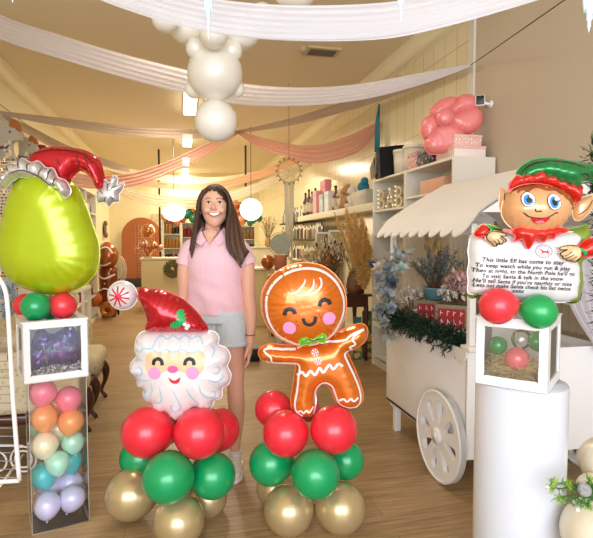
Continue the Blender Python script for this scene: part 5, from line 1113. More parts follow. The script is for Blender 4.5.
for (yy, hh) in ((9.2, 2), (9.2, 1), (8.3, 2), (8.3, 3), (8.3, 1), (7.3, 4), (9.2, 4), (9.2, 3), (9.2, 5), (8.3, 4), (8.3, 5)):
    for k in range(4):
        cn, col = random.choice(pal); jar(cn, col, Vector((-1.52, yy - .3 + k * .2 + random.uniform(-.03, .03), .081 + hh * .35)), (1, 1, random.uniform(.8, 1.35)), f'small {cn} lidded jar on the cream bookcases along the left wall', f'small {cn} jars on the left bookcases')
# felt llama figures on top
FEL = mat('grey_felt', '#b3aa98', .9, var=.12, vscale=25); WOOL = mat('cream_wool', '#e0d3b4', .9, bump=(60, .8))
def llama(px_, py_, d, s_, label):
    b = at(px_, py_, d); b.z = 2.18; t = root('felt_figure', label, 'felt figure', b, 'grey felt animals on the left bookcase'); M = frame(b) @ Matrix.Scale(s_, 4)
    m = MB(); m.prism(cat([(-.10, 0), (-.115, .2), (-.11, .36), (-.125, .50), (-.09, .55), (-.06, .46), (.0, .44), (.08, .38), (.13, .30), (.12, .25), (.04, .24), (.03, .15), (.06, .0)], 4), [], .07, 0, M, True); obj('body', m, FEL, t)
    e = MB()
    for k in range(14): e.ball((.0 + random.uniform(-.03, .03), .05 + k * .014, .045), .02, 0, 8, M)
    obj('wool_tassel', e, WOOL, t)
    e = MB(); e.tube([(-.12, .20, .045), (-.06, .17, .05), (.0, .18, .05), (.04, .22, .045)], .010, 0, 6, M); obj('garland_collar', e, mat('garland_green', '#30503a', .7), t)
    e = MB(); e.prism(cat([(.02, .40), (.05, .47), (.1, .43), (.12, .36), (.08, .38)], 3), [], .075, 0, M); obj('forelock', e, mat('rust_wool', '#a8622c', .9), t); e = MB(); e.ball((.03, .34, .04), .012, 0, 8, M); obj('eye', e, mat('blue_bead', '#3a4a78', .3), t)
    for q, c_ in enumerate(('#2e7a8c', '#8c2e36', '#2e4a8c')): e = MB(); e.ball((-.09 + q * .05, .175, .06), .016, 0, 8, M); obj('bauble', e, mat('bead%d' % q, c_, .3), t)
llama(10, 165, 5.6, 1.0, 'larger grey felt llama figure with a green garland collar at the far left'); llama(29, 165, 6.1, .86, 'smaller grey felt llama figure right of the larger one')
b = at(37, 165, 6.3); b.z = 2.18; t = root('toy_figure', 'dark red and black toy figure partly hidden by the red christmas hat', 'toy figure', b); m = MB(); M = frame(b)
m.lathe([(0, 0), (.09, 0), (.08, .1), (.05, .22), (.0, .25)], 0, 16, M @ Matrix.Rotation(-PI / 2, 4, 'X')); obj('body', m, mat('black_felt', '#262320', .8), t); m = MB(); m.ball((0, .27, 0), (.06, .06, .06), 0, 14, M); m.ball((.05, .31, 0), (.07, .03, .04), 0, 12, M); obj('head', m, mat('red_felt', '#8f1f28', .8), t)
# gold sequin curtain
m = MB(); random.seed(2)
for k in range(14):
    p = at(-6 + k * 1.5, 160, 5.0)
    for j in range(46): a = random.uniform(0, PI); z = 2.15 - j * .03; c_ = Vector((p.x, p.y, z)); u = Vector((math.cos(a), math.sin(a), 0)) * .011; m.add([c_ - u, c_ - Vector((0, 0, .026)), c_ + u, c_ + Vector((0, 0, .0))], [(0, 1, 2, 3)], random.randrange(2), False)
obj('sequin_curtain', m, [mat('gold_sequin', '#c49a55', .25, .8), mat('bronze_sequin', '#7c5a34', .3, .8)], label='gold sequin curtain hanging at the far left edge', category='curtain')
# sofa
UPH = mat('quilted_cream_fabric', '#cdbd9c', .85); n_ = UPH.node_tree.nodes; l_ = UPH.node_tree.links; tc_ = n_.new('ShaderNodeTexCoord'); mp_ = n_.new('ShaderNodeMapping'); mp_.inputs['Rotation'].default_value = (.6, .6, .785); ck = n_.new('ShaderNodeTexVoronoi'); ck.inputs['Scale'].default_value = 30
l_.new(tc_.outputs['Object'], ck.inputs['Vector']); cr_ = n_.new('ShaderNodeValToRGB'); cr_.color_ramp.elements[0].color = lin('#a8946c'); cr_.color_ramp.elements[1].color = lin('#d6c8a8'); cr_.color_ramp.elements[1].position = .35; l_.new(ck.outputs['Distance'], cr_.inputs[0]); l_.new(cr_.outputs[0], n_['Principled BSDF'].inputs['Base Color'])
DW = mat('dark_mahogany', '#4a2416', .3, coat=.4)
def cush(m, c, d, b=.04, mi=0):
    bm = bmesh.new(); bmesh.ops.create_cube(bm, size=1)
    for v in bm.verts: v.co = Vector((v.co.x * d[0], v.co.y * d[1], v.co.z * d[2]))
    bmesh.ops.bevel(bm, geom=bm.edges[:], offset=min(b, min(d) * .45), segments=5, affect='EDGES', profile=.5); bm.verts.index_update()
    m.add([v.co + Vector(c) for v in bm.verts], [[v.index for v in f_.verts] for f_ in bm.faces], mi, True); bm.free(); return m
def armchair(y0, y1, label):
    t = root('armchair', label, 'armchair', (-1.0, (y0 + y1) / 2, 0), 'quilted cream armchairs at the left'); yc = (y0 + y1) / 2; w_ = y1 - y0
    obj('seat', cush(MB(), (-1.0, yc, .40), (.74, w_ - .16, .16), .07), UPH, t); obj('backrest', cush(MB(), (-1.36, yc, .62), (.16, w_ - .06, .64), .07), UPH, t)
    for y in (y0 + .06, y1 - .06): m = cush(MB(), (-1.08, y, .50), (.62, .13, .32), .06); m.tube([(-1.38, y, .645), (-.80, y, .635)], [.075, .07], 0, 14); obj('armrest', m, UPH, t)
    m = MB(); m.box((-1.0, yc, .30), (.70, w_ - .1, .07), b=.02); obj('rail', m, DW, t)
    for x in (-.68, -1.38):
        for y in (y0 + .10, y1 - .10):
            o = -.02 if x < -1 else .03; m = MB(); c = cat([(x, y, .32, .032), (x + o, y, .25, .034), (x + o * .8, y, .16, .02), (x - o * .3, y, .07, .014), (x + o * .6, y, .02, .018), (x + o * .9, y, .0, .016)], 4, False); m.tube([p_[:3] for p_ in c], [p_[3] for p_ in c], 0, 10); obj('leg', m, DW, t)
    return t
armchair(3.30, 4.02, 'quilted cream armchair with dark curved legs, nearest behind the left gift boxes'); armchair(4.12, 4.86, 'quilted cream armchair with dark curved legs, the farther of the two')
# white wire rack at the left edge
t = root('wire_rack', 'white metal wire display rack cropped by the left edge of the photo', 'rack', at(-6, 480, 2.3)); WM_ = mat('white_powder_coat', '#f2f0ea', .35)
Mw = frame(at(0, 300, 2.05)); m = MB(); f = pxf(0, 300, 2.05)
o_ = f([(-46, 278), (-30, 268), (-10, 270), (0, 279), (6, 292), (8, 320), (10, 400), (14, 486)]); m.tube([(a, b, 0) for a, b in cat(o_, 5, False)], .009, 0, 8, Mw); o_ = f([(-46, 490), (14, 486)]); m.tube([(a, b, 0) for a, b in o_], .009, 0, 8, Mw); m.tube([(f([(-46, 278)])[0][0], f([(0, y)])[0][1], 0) for y in (278, 490)], .009, 0, 8, Mw); obj('frame', m, WM_, t)
m = MB()
for k in range(22): y = 302 + k * 8.6; a, b = f([(-46, y), (8 + k * .22, y)]); m.tube([(*a, 0), (*b, 0)], .0022, 0, 5, Mw)
obj('wire', m, mat('grey_wire', '#8f8f94', .4, .5), t)
c_ = onZ(24, 474, .0); m = MB()
for r_, z_, o_ in ((.075, .09, 0), (.05, .09, 0), (.06, .075, -.16)): m.tube([c_ + RT * (o_ + r_ * math.cos(a)) + Vector((0, 0, z_ + r_ * math.sin(a))) for a in [k * PI / 12 for k in range(24)]], .006, 0, 6, closed=True)
m.tube([c_ + Vector((0, 0, .17)) + RT * -.5, c_ + Vector((0, 0, .17))], .006, 0, 6); m.tube([at(0, 486, 2.05), c_ + Vector((0, 0, .12))], .006, 0, 6); obj('scroll_foot', m, WM_, t)
# blue grey tulle posy
t = root('artificial_flower', 'dusty blue artificial flower beside the left gift box balloons', 'flower', at(10, 312, 2.75)); m = MB()
for k in range(3): rose(m, at((8, 14, 10)[k], (290, 302, 310)[k], 2.75), .06, k % 2, (-.1, -1, .2))
obj('petals', m, [BL[1], BL[0]], t); m = MB().tube([at(10, 300, 2.76), at(8, 360, 2.76)], .004, 0, 5); obj('stem', m, stemM, t)
# white console table
b = Vector((-1.22, 6.4, 0)); t = root('side_table', 'small white side table in front of the left bookcases', 'table', b); obj('table_top', bx((b.x - .17, b.y - .25, .80), (b.x + .17, b.y + .25, .83)), OFFW, t); obj('shelf', bx((b.x - .15, b.y - .22, .38), (b.x + .15, b.y + .22, .40)), OFFW, t)
for sx in (-.15, .15):
    for sy in (-.22, .22): obj('leg', bx((b.x + sx - .015, b.y + sy - .015, 0), (b.x + sx + .015, b.y + sy + .015, .80)), OFFW, t)

# ============================================================ far left: brown figure, curl, hoop
GD2 = 9.3; f = pxf(107, 316, GD2); MB2 = frame(at(108, 316, GD2) + RT * .06); MB2.translation.z = 0
t = root('foil_figure_balloon', 'tall brown foil figure balloon with white icing lines standing by the left wall', 'foil balloon', MB2.translation)
BRF = foilm('chocolate_foil', '#8a3f16', .25, .5); q_ = Foil(cat(f([(98, 316), (96, 300), (95, 280), (96, 266), (104, 264), (112, 266), (114, 280), (113, 300), (111, 316)]), 4), .14, .16, step=.04, wave=.12); q_.stroke(f([(97, 274), (104, 277), (113, 273)]), .03, 1, .01); q_.stroke(f([(97, 290), (104, 287), (112, 290)]), .025, 1, .01)
q_.decal(f(circ(104, 282, .8, n=6)), 1, .01); q_.done('body', [BRF, ICING], MB2, t)
q_ = Foil(cat(f([(94, 256), (97, 246), (104, 241), (111, 244), (116, 252), (114, 262), (106, 267), (97, 264)]), 4), .16, .16, step=.04, wave=.12); q_.stroke(f([(96, 255), (101, 248), (108, 246), (113, 252)]), .025, 1, .01); q_.stroke(f([(97, 262), (104, 264), (111, 261)]), .025, 1, .01); q_.done('head', [foilm('caramel_foil', '#b0602a', .25, .5), ICING], MB2, t, off=(0, 0, .05))
balloon(at(95, 299, 9.2), .15, latex('amber_latex', '#c8671e'), 'orange balloon beside the tall brown figure balloon', knot=False)
m = MB(); c = at(108, 304, 9.0); c.z = .165; r_ = .12; sp_ = [c + RT * (r_ * (1 - k / 40 * .55) * math.cos(k * .26)) + Vector((0, 0, r_ * (1 - k / 40 * .55) * math.sin(k * .26))) for k in range(34)]; m.tube(sp_, .045, 0, 10)
obj('curl_balloon', m, foilm('amber_foil', '#c07428', .25, .4), label='curled orange and cream tail shaped balloon on the floor by the left wall', category='balloon')
c = at(117.5, 270, 9.6); t = root('hoop_fan', 'oval white woven fan standing behind the brown figure balloon', 'woven fan', Vector((c.x, c.y, 0))); m = MB()
for r_ in (1, .8, .6, .4, .2): m.tube([c + RT * (.16 * r_ * math.cos(a)) + Vector((0, 0, .27 * r_ * math.sin(a))) for a in [k * PI / 16 for k in range(32)]], .012, 0, 6, closed=True)
for k in range(12): a = k * PI / 6; m.tube([c, c + RT * (.16 * math.cos(a)) + Vector((0, 0, .27 * math.sin(a)))], .008, 0, 5)
obj('woven_rings', m, mat('white_rattan', '#ddd2b6', .6), t); obj('stand', MB().tube([c - Vector((0, 0, .25)), Vector((c.x, c.y, .0))], .02, 0, 8), DARKM, t)
c = onX(105, 230, XL + .05); m = MB(); m.ball(c, (.04, .16, .22), 0, 14); m.ball(c + Vector((.02, 0, .18)), (.05, .12, .08), 0, 12); m.ball(c + Vector((.03, .02, -.14)), (.04, .1, .08), 0, 12)
obj('wall_ornament', m, mat('brown_grey_carving', '#6e5540', .6, var=.4, vscale=14), label='small brown carved ornament on the left wall near the back', category='ornament')

# ============================================================ far back
ybk = YB - .02
def onB(x, y, Y=ybk): return onY(x, y, Y)
# arch screen
a0, a1 = onB(123, 250), onB(162, 250); w_ = a1.x - a0.x; xc = (a0.x + a1.x) / 2; ztop = onB(140, 218).z
TER = mat('terracotta_paint', '#a5603a', .7); M = Matrix.Translation((xc, YB - .35, 0)) @ Matrix.Rotation(PI / 2, 4, 'X')
t = root('arch_screen', 'terracotta arch backdrop with a pale grid standing at the back wall', 'backdrop', (xc, YB - .35, 0)); rr_ = w_ / 2; out = [(-rr_, 0), (rr_, 0)] + [(rr_ * math.cos(a), ztop - rr_ + rr_ * math.sin(a)) for a in [k * PI / 24 for k in range(25)]]
obj('arch_panel', MB().prism(out, [], .05, 0, M), TER, t); m = MB()
for k in range(7): x = -.18 + k * .09; m.tube([(x, .2, .035), (x, ztop - rr_ * .35, .035)], .005, 0, 4, M)
for k in range(20): m.tube([(-.2, .25 + k * .08, .035), (.36, .25 + k * .08, .035)], .005, 0, 4, M)
obj('grid', m, mat('grid_line', '#c9a07c', .6), t); obj('base_step', MB().box((xc, YB - .5, .12), (w_ * 1.3, .5, .24), b=.01), mat('black_step', '#2c2723', .6), t)
# poster, pole
p = onB(160, 222); obj('poster', MB().box((p.x, YB - .015, p.z), (.5, .02, .5)), mat('poster_print', '#c9b695', .6, var=.5, vscale=9), label='small printed poster on the back wall right of the arch', category='poster')
p = at(160, 240, 12); obj('thin_pole', MB().tube([(p.x, p.y, 0), (p.x, p.y, ZC)], .022, 0, 10), BLACK, label='thin black pole from floor to ceiling in front of the arch', category='pole')
p = at(246, 240, 11.5); obj('lantern_rod', MB().tube([(p.x, p.y, 2.55), (p.x, p.y, ZC)], .022, 0, 10), mat('dark_wood_rod', '#4a2a1c', .5), label='dark rod hanging from the ceiling above the right lantern', category='rod')
# counter
def counter(x0, x1, yt, d, dep, m_, label, name='service_counter', cate='counter'):
    a, b = at(x0, yt, d), at(x1, yt, d); h = a.z; t = root(name, label, cate, ((a.x + b.x) / 2, a.y, 0)); y = a.y
    obj('cabinet', MB().box(((a.x + b.x) / 2, y + dep / 2, h / 2 - .02), (b.x - a.x, dep, h - .04), b=.005), m_, t); obj('worktop', MB().box(((a.x + b.x) / 2, y + dep / 2, h - .018), (b.x - a.x + .05, dep + .05, .035), b=.006), OFFW, t); return t, h, y
CRP = mat('cream_counter_panel', '#d8c690', .6)
counter(141, 197, 258, 10.0, .6, CRP, 'cream service counter left of the person, with a copper balloon bouquet on it')
counter(238, 277, 247, 12, .6, mat('white_counter', '#ece3c6', .6), 'white display counter right of the person\'s shoulder')
counter(250, 275, 268, 8.2, .5, CRP, 'cream low cabinet right of the person\'s arm', 'low_cabinet', 'cabinet')
COP = foilm('copper_foil', '#c98048', .2, .7); RG = foilm('rose_gold_foil', '#cf9784', .25, .6)
b = at(148, 258, 10.15); t = root('balloon_bouquet', 'copper and rose gold foil balloon bouquet standing on the cream counter', 'balloon bouquet', b)
for (x, y, r_, mm) in ((148, 231, 7.2, COP), (143, 244, 5, RG), (153, 246, 4.5, COP), (138, 249, 3.2, RG), (160, 248, 3.4, RG), (148, 251, 5, COP)): obj('foil_ball', MB().ball(at(x, y, 10.15 - .1 * (r_ < 5)), r_ / F * 10.1, 0, 18), mm, t)
obj('gold_stand', MB().lathe([(0, 0), (.1, 0), (.03, .03), (.02, .2)], 0, 14, Matrix.Translation(b)), GOLD, t)
b = at(158, 252, 10.3); 
# pleated rosette fans
def rosette(x, y, d, r_, col, label, base=None):
    p = at(x, y, d); m = MB(); n = 32; M = frame(p); vs = [(0, 0, 0)] + [(r_ * math.cos(2 * PI * k / n), r_ * math.sin(2 * PI * k / n), .05 if k % 2 else -.03) for k in range(n)]; m.add(vs, [(0, 1 + k, 1 + (k + 1) % n) for k in range(n)], 0, False, M)
    t = root('paper_rosette', label, 'paper rosette', p - Vector((0, 0, r_))); obj('pleated_disc', m, mat('rosette_' + col.strip('#'), col, .6, .2), t); obj('centre', MB().lathe([(0, .02), (r_ * .2, .015), (r_ * .2, 0)], 0, 16, M), GOLD, t)
rosette(172.5, 269, 9.98, .18, '#8a8458', 'olive and gold pleated paper rosette left of the person at counter height')
# back bookcases with jars
WHB = {163: 'right of the black pole', 181.5: 'touching the person\'s left shoulder in the photo', 238: 'below the right lantern'}
def bcase(x0, x1, d, ztop, label, rows, cols):
    a, b = at(x0, 240, d), at(x1, 240, d); y = a.y; t = root('bookcase', label, 'bookcase', ((a.x + b.x) / 2, y, 0), 'white bookcases at the back of the shop'); m = MB(); X0, X1 = a.x, b.x
    bx((X0, y, 0), (X0 + .03, y + .3, ztop), 0, m); bx((X1 - .03, y, 0), (X1, y + .3, ztop), 0, m); bx((X0 + .03, y + .001, ztop - .03), (X1 - .03, y + .3, ztop), 0, m); bx((X0 + .03, y + .28, 0), (X1 - .03, y + .299, ztop - .03), 0, m); obj('carcass', m, OFFW, t)
    for k in range(5):
        z = .1 + k * (ztop - .13) / 5; obj('shelf', bx((X0 + .03, y + .005, z - .02), (X1 - .03, y + .28, z)), OFFW, t)
        for j in range(rows if k else 0):
            cn, col = random.choice(cols); jar(cn, col, Vector((X0 + .09 + j * (X1 - X0 - .18) / max(rows - 1, 1), y + .07, z + .001)), (1.1, 1.1, random.uniform(1.0, 1.5)), f'{cn} lidded jar on the back bookcase {WHB[x0]}', f'{cn} jars on the back bookcase {WHB[x0]}')
bcase(163, 181, 13, 1.92, 'white narrow bookcase between the black pole and the person, on the left', 4, [('kraft brown', '#8b6a46'), ('black', '#25211f'), ('amber', '#a9762f')])
bcase(181.5, 200, 13, 1.82, 'white narrow bookcase with red jars touching the person\'s shoulder', 4, [('bright red', '#a3202a'), ('dark red', '#7a1f24')])
bcase(238, 256, 13.4, 1.75, 'white narrow bookcase below the right round lantern', 4, [('kraft brown', '#8b6a46'), ('black', '#25211f'), ('amber', '#a9762f')])
# balloon garlands near lanterns
TC = latex('terracotta_latex', '#b8663c'); PCH = latex('peach_latex', '#e09a72'); EMG = latex('emerald_latex', '#1d7a5c'); CPR = mat('copper_latex', '#b36a34', .25, .5)
BN = {id(TC): 'terracotta', id(PCH): 'peach', id(EMG): 'emerald green', id(CPR): 'copper'}
for x, y, r_, mm, side in ((165, 217, 4, PCH, 'left'), (171, 219, 4.4, TC, 'left'), (177, 221, 4, PCH, 'left'), (183, 219, 3.6, TC, 'left'), (187, 214, 4.6, EMG, 'left'), (193, 218, 4.4, EMG, 'left'), (190, 206, 4.2, EMG, 'left'), (186, 202, 2.4, CPR, 'left'), (193, 211, 2.6, CPR, 'left'), (196, 204, 3.8, EMG, 'left'), (198, 213, 3.4, EMG, 'left'),
    (234, 204, 5, PCH, 'right'), (239, 212, 4.4, TC, 'right'), (233, 214, 4, CPR, 'right'), (240, 205, 3, CPR, 'right'), (241, 220, 5.6, PCH, 'right'), (247, 217, 4.2, EMG, 'right'), (253, 219, 4.2, EMG, 'right'), (259, 218, 3.6, EMG, 'right'), (250, 223, 3, EMG, 'right'), (236, 209, 2.6, TC, 'right')):
    balloon(at(x, y, 12.4), r_ / F * 12.4, mm, f'{BN[id(mm)]} balloon in the garland around the {side} round lantern', f'{BN[id(mm)]} balloons around the {side} lantern', knot=False, n=16)
LAN = mat('lantern_glow', '#fff8ea', .6, emit=3.2)
for x, y, rx, rz, d, lb in ((174, 212, 11, 9, 10.5, 'glowing white round paper lantern left of the person\'s head'), (251, 209.5, 11, 10.8, 9.6, 'glowing white round paper lantern right of the person\'s head')):
    p = at(x, y, d); R_ = rx / F * d; t = root('paper_lantern', lb, 'lantern', p - Vector((0, 0, R_)), 'round paper lanterns'); m = MB(); pr = [(R_ * math.sin(PI * k / 24) * (1 + .012 * (k % 2)), rz / rx * R_ * math.cos(PI * k / 24)) for k in range(25)]; m.lathe(pr, 0, 28, Matrix.Translation(p)); obj('paper_shade', m, LAN, t); obj('cord', MB().tube([p + Vector((0, 0, R_ * .8)), Vector((p.x, p.y, ZC))], .006, 0, 5), BLACK, t)
    L = bpy.data.lights.new('lantern_bulb', 'POINT'); L.energy = 12; L.color = lin('#ffe9c0')[:3]; L.shadow_soft_size = R_ * 1.1; o = bpy.data.objects.new('lantern_bulb', L); COL.objects.link(o); o.location = p - Vector((0, 0, R_ * 1.3))

# ============================================================ right wall behind the gingerbread
def flowers_big(pos, label, n, L0, L1, spread, mats, kind, vase=None, nm='dried_bouquet'):
    t = root(nm, label, 'dried flowers', pos)
    if vase: obj('vase', MB().lathe([(0, 0), (.06, 0), (.085, .08), (.07, .18), (.05, .22), (.055, .24)], 0, 20, Matrix.Translation(pos)), vase, t)
    for q, (kd, k_, a, b_, s_, ms) in enumerate(kind): stems(t, Vector(pos) + Vector((0, 0, .2 if vase else 0)), k_, a, b_, s_, ms, kd, ['stems', 'blooms', 'foliage'][q])
    return t
GT = mat('golden_dry', '#b98d48', .8, var=.3, vscale=20); CL = mat('cream_dry_leaf', '#e2d2ae', .8); BRL = mat('dark_brown_leaf', '#4a3526', .7); ORL = mat('burnt_orange_leaf', '#b0672e', .8)
b = at(268, 247.5, 12.2); flowers_big(b, 'golden dried flower bouquet on the white counter right of the lantern', 0, 0, 0, 0, None, (('leaf', 26, .3, .6, .5, [stemM, GT, CL]), ('puff', 24, .25, .55, .6, [stemM, ORL, CL])), mat('ochre_vase', '#b98f4e', .5))
# round sign with pot, copper balloons
c = at(280.5, 244, 6.6); t = root('round_sign', 'round speckled sign in a thin hoop above a terracotta pot', 'sign', c - Vector((0, 0, .3))); M = frame(c)
obj('disc', MB().lathe([(0, .012), (.13, .012), (.13, -.012), (0, -.012)], 0, 32, M, False), mat('speckled_sage', '#9fa38e', .6, var=.35, vscale=22), t); obj('hoop', MB().tube([M @ Vector((.15 * math.cos(a), .15 * math.sin(a), 0)) for a in [k * PI / 18 for k in range(36)]], .006, 0, 6, closed=True), GOLD, t); obj('pedestal', MB().tube([(c.x, c.y, 0), (c.x, c.y, c.z - .34)], .07, 0, 20), OFFW, t)
m = MB(); m.lathe([(0, -.34), (.07, -.34), (.085, -.16), (.09, -.14), (.07, -.14), (.065, -.17)], 0, 24, Matrix.Translation(c)); obj('pot', m, mat('terracotta_pot', '#c47a52', .7), t)
for x, y, r_, lb in ((268, 262, 7, 'upper copper balloon right of the person\'s arm'), (272, 279, 5, 'lower copper balloon right of the person\'s arm')): bq_ = balloon(at(x, y, 7.4), r_ / F * 7.4, CPR, lb, knot=False); p_ = at(x, y, 7.4); obj('stick', MB().tube([p_ - Vector((0, 0, r_ / F * 7.4)), Vector((p_.x, p_.y, 0))], .006, 0, 5), WHITE, bq_)
p_ = at(272, 300, 7.4); flowers_big(Vector((p_.x, p_.y, 0)), 'rust coloured dried bunch below the copper balloons', 0, 0, 0, 0, None, (('leaf', 30, .3, .8, .25, [stemM, ORL, CL]),))
# dreamcatcher
c = at(289, 171, 7.0); M = frame(c); t = root('dreamcatcher', 'large round dreamcatcher with beads and long cream tassels', 'dreamcatcher', c - Vector((0, 0, 1.0))); R_ = .15
m = MB().tube([M @ Vector((R_ * math.cos(a), R_ * math.sin(a), 0)) for a in [k * PI / 20 for k in range(40)]], .005, 0, 6, closed=True); obj('hoop', m, stemM, t); m = MB()
for k in range(12): a = k * PI / 6; m.tube([M @ Vector((R_ * math.cos(a), R_ * math.sin(a), 0)), M @ Vector((R_ * .35 * math.cos(a + 1), R_ * .35 * math.sin(a + 1), 0)), M @ Vector((0, 0, 0))], .004, 0, 4)
m.tube([M @ Vector((.06 * math.cos(a), .06 * math.sin(a), 0)) for a in [k * PI / 10 for k in range(20)]], .003, 0, 4, closed=True); obj('web', m, mat('cream_thread', '#d8c8a4', .8), t)
m = MB()
for k in range(16): a = k * PI / 8; m.ball(M @ Vector((R_ * 1.15 * math.cos(a), R_ * 1.15 * math.sin(a), 0)), .012, 0, 8)
obj('beads', m, mat('dark_bead', '#5a4030', .4), t); m = MB()
for k in range(22): x = random.uniform(-.07, .07); z0 = -math.sqrt(R_ ** 2 - x * x); L = random.uniform(.6, 1.0); m.tube([M @ Vector((x, z0, 0)), M @ Vector((x * .8 + random.uniform(-.02, .02), z0 - L / 2, .01)), M @ Vector((x * .7, z0 - L, 0))], .006, 0, 4)
obj('tassels', m, mat('cream_tassel', '#e3d6b8', .85), t); obj('hanging_cord', MB().tube([c + Vector((0, 0, R_)), Vector((c.x, c.y, ZC))], .003, 0, 4), stemM, t)
# wall racks with packets
WS = mat('wall_shelf_white', '#e9dfc4', .5)
def wshelf(y0, y1, z, x0, label, m_=WS, th=.03): return obj('wall_shelf', MB().box(((x0 + XR) / 2, (y0 + y1) / 2, z - th / 2), (XR - x0, y1 - y0, th), b=.004), m_, label=label, category='shelf')
wshelf(8.7, 11.4, 1.74, 2.16, 'upper row shelf of small packets on the tiled wall, right of the dreamcatcher', mat('black_rail', '#2b2520', .5)); wshelf(7.9, 11.4, 1.40, 2.16, 'middle row shelf of small packets on the tiled wall', MC['black_rail']); wshelf(7.9, 11.4, 1.02, 2.16, 'lower row shelf of small packets on the tiled wall')
wshelf(5.5, 9.3, 1.80, 2.10, 'long white floating shelf of gifts high on the tiled wall', th=.09)
pc_ = [('navy', '#2a3350'), ('white', '#e9e2d2'), ('grey', '#8c8880'), ('maroon', '#6a2a30'), ('tan', '#b99a6c'), ('black', '#221f1e'), ('sage', '#8a987a')]
pk = {}
for row, (y0, y1, z, nm) in enumerate(((8.75, 11.3, 1.742, 'upper'), (7.95, 11.3, 1.402, 'middle'), (7.95, 11.3, 1.022, 'lower'))):
    y = y0
    while y < y1:
        cn, col = random.choice(pc_); key = cn
        if key not in pk:
            o = obj('gift_packet', MB().box((0, 0, .12), (.02, .075, .24), b=.003), mat('packet_' + cn, col, .4), label='x', category='packet'); M0 = root; t0 = o; tg = obj('header_card', MB().box((-.011, 0, .20), (.003, .07, .05)), mat('header_card', '#f0e8d2', .5), o); pk[key] = o; c = o; c.location = (2.20, y, z)
        else: c = dup(pk[key], (2.20, y, z), (0, 0, 0))
        c['label'] = f'{cn} packet with a pale header card on the {nm} row of the wall rack'; c['group'] = f'{cn} packets on the {nm} row of the wall rack'; c.scale = (1, 1, random.uniform(.85, 1.15)); y += .105
# gifts on the white floating shelf
Z0 = 1.80
def gb_(y, w_, h, col, label, x=2.2, name='gift_box', cate='gift box', rough=.45, var=0): return wbox(name, (x, y, Z0 + .001), (.14, w_, h), mat('shelf_' + col.strip('#'), col, rough, var=var, vscale=12), label, cate, lid=1)
def bottle(y, h, r_, col, label, x=2.2):
    t = root('bottle', label, 'bottle', (x, y, Z0 + .001)); M = Matrix.Translation((x, y, Z0 + .001)); obj('glass', MB().lathe([(0, 0), (r_, 0), (r_, h * .6), (r_ * .4, h * .75), (r_ * .38, h * .93)], 0, 16, M), mat('bottle_' + col.strip('#'), col, .3), t); obj('cap', MB().lathe([(r_ * .42, h * .9), (r_ * .42, h), (0, h)], 0, 12, M), BLACK, t); obj('label_wrap', MB().lathe([(r_ * 1.02, h * .15), (r_ * 1.02, h * .5)], 0, 16, M), mat('bottle_label', '#d9c8b0', .5), t)
for y, h, r_, col, lb in ((9.1, .42, .05, '#4a3a50', 'tall plum bottle at the far end of the white floating shelf'), (8.85, .46, .05, '#6a4a3a', 'tall brown bottle second from the far end of the white floating shelf'), (8.62, .40, .05, '#8a7a80', 'grey mauve bottle on the white floating shelf beside the brown one'), (8.4, .44, .045, '#5a4a5a', 'dark mauve bottle left of the pink gift boxes'), (7.25, .36, .05, '#7a4a4a', 'reddish bottle right of the pale blue box')): bottle(y, h, r_, col, lb)
gb_(8.12, .22, .36, '#e8a4a8', 'tall pink gift box on the white floating shelf', x=2.18); wbox('gift_box', (2.26, 8.0, Z0 + .001), (.1, .3, .52), mat('rose_pink_card', '#e58f9a', .45), 'tallest rose pink gift box at the back of the white floating shelf', 'gift box', lid=1)
gb_(7.8, .22, .28, '#b9cbd2', 'pale blue boxed gift in the middle of the white floating shelf', var=.3); gb_(7.5, .22, .30, '#dfe3e0', 'white boxed gift next to the pale blue one', var=.2)
def teddy(y, s_, col, label):
    p = Vector((2.2, y, Z0)); t = root('soft_toy', label, 'soft toy', p); M = Matrix.Translation(p) @ Matrix.Scale(s_, 4); c_ = mat('plush_' + col.strip('#'), col, .9, bump=(40, .5)); m = MB(); m.ball((0, 0, .09), (.06, .07, .09), 0, 14, M)
    for a in (-1, 1): m.ball((-.05, a * .06, .03), (.05, .03, .03), 0, 10, M); m.ball((-.03, a * .075, .12), (.03, .025, .045), 0, 10, M)
    obj('body', m, c_, t); m = MB(); m.ball((-.01, 0, .215), (.06, .065, .06), 0, 14, M); m.ball((-.06, 0, .20), (.025, .03, .022), 0, 10, M); h = obj('head', m, c_, t)
    for a in (-1, 1): obj('ear', MB().ball((0, a * .055, .27), (.02, .028, .028), 0, 10, M), c_, h)
teddy(6.95, 1.0, '#d9cbb0', 'cream soft toy on the white floating shelf'); teddy(6.72, 1.1, '#b98f66', 'brown soft toy beside the cream one on the white floating shelf'); teddy(6.48, 1.0, '#e8ddcb', 'white soft toy on the floating shelf right of the brown one')
wbox('display_case', (2.24, 6.1, Z0 + .001), (.2, .5, .18), mat('grey_case', '#b5b1a4', .4), 'grey display case at the near end of the white floating shelf', 'display case')
c = Vector((2.24, 6.2, Z0 + .18)); t = root('crochet_toy', 'blue crochet toy lying on the grey display case', 'crochet toy', c); obj('body', MB().ball(c + Vector((0, 0, .06)), (.07, .12, .07), 0, 14), mat('teal_blue_wool', '#2f7f9c', .9, bump=(50, .8)), t); obj('head', MB().ball(c + Vector((-.02, -.1, .12)), .05, 0, 12), MC['teal_blue_wool'], t)
obj('picture_frame', MB().box((2.30, 5.72, Z0 + .15), (.03, .24, .30), b=.004), mat('frame_tan', '#b8a988', .5), label='tan backed picture frame at the near end of the floating shelf beside the bookcase', category='picture frame')
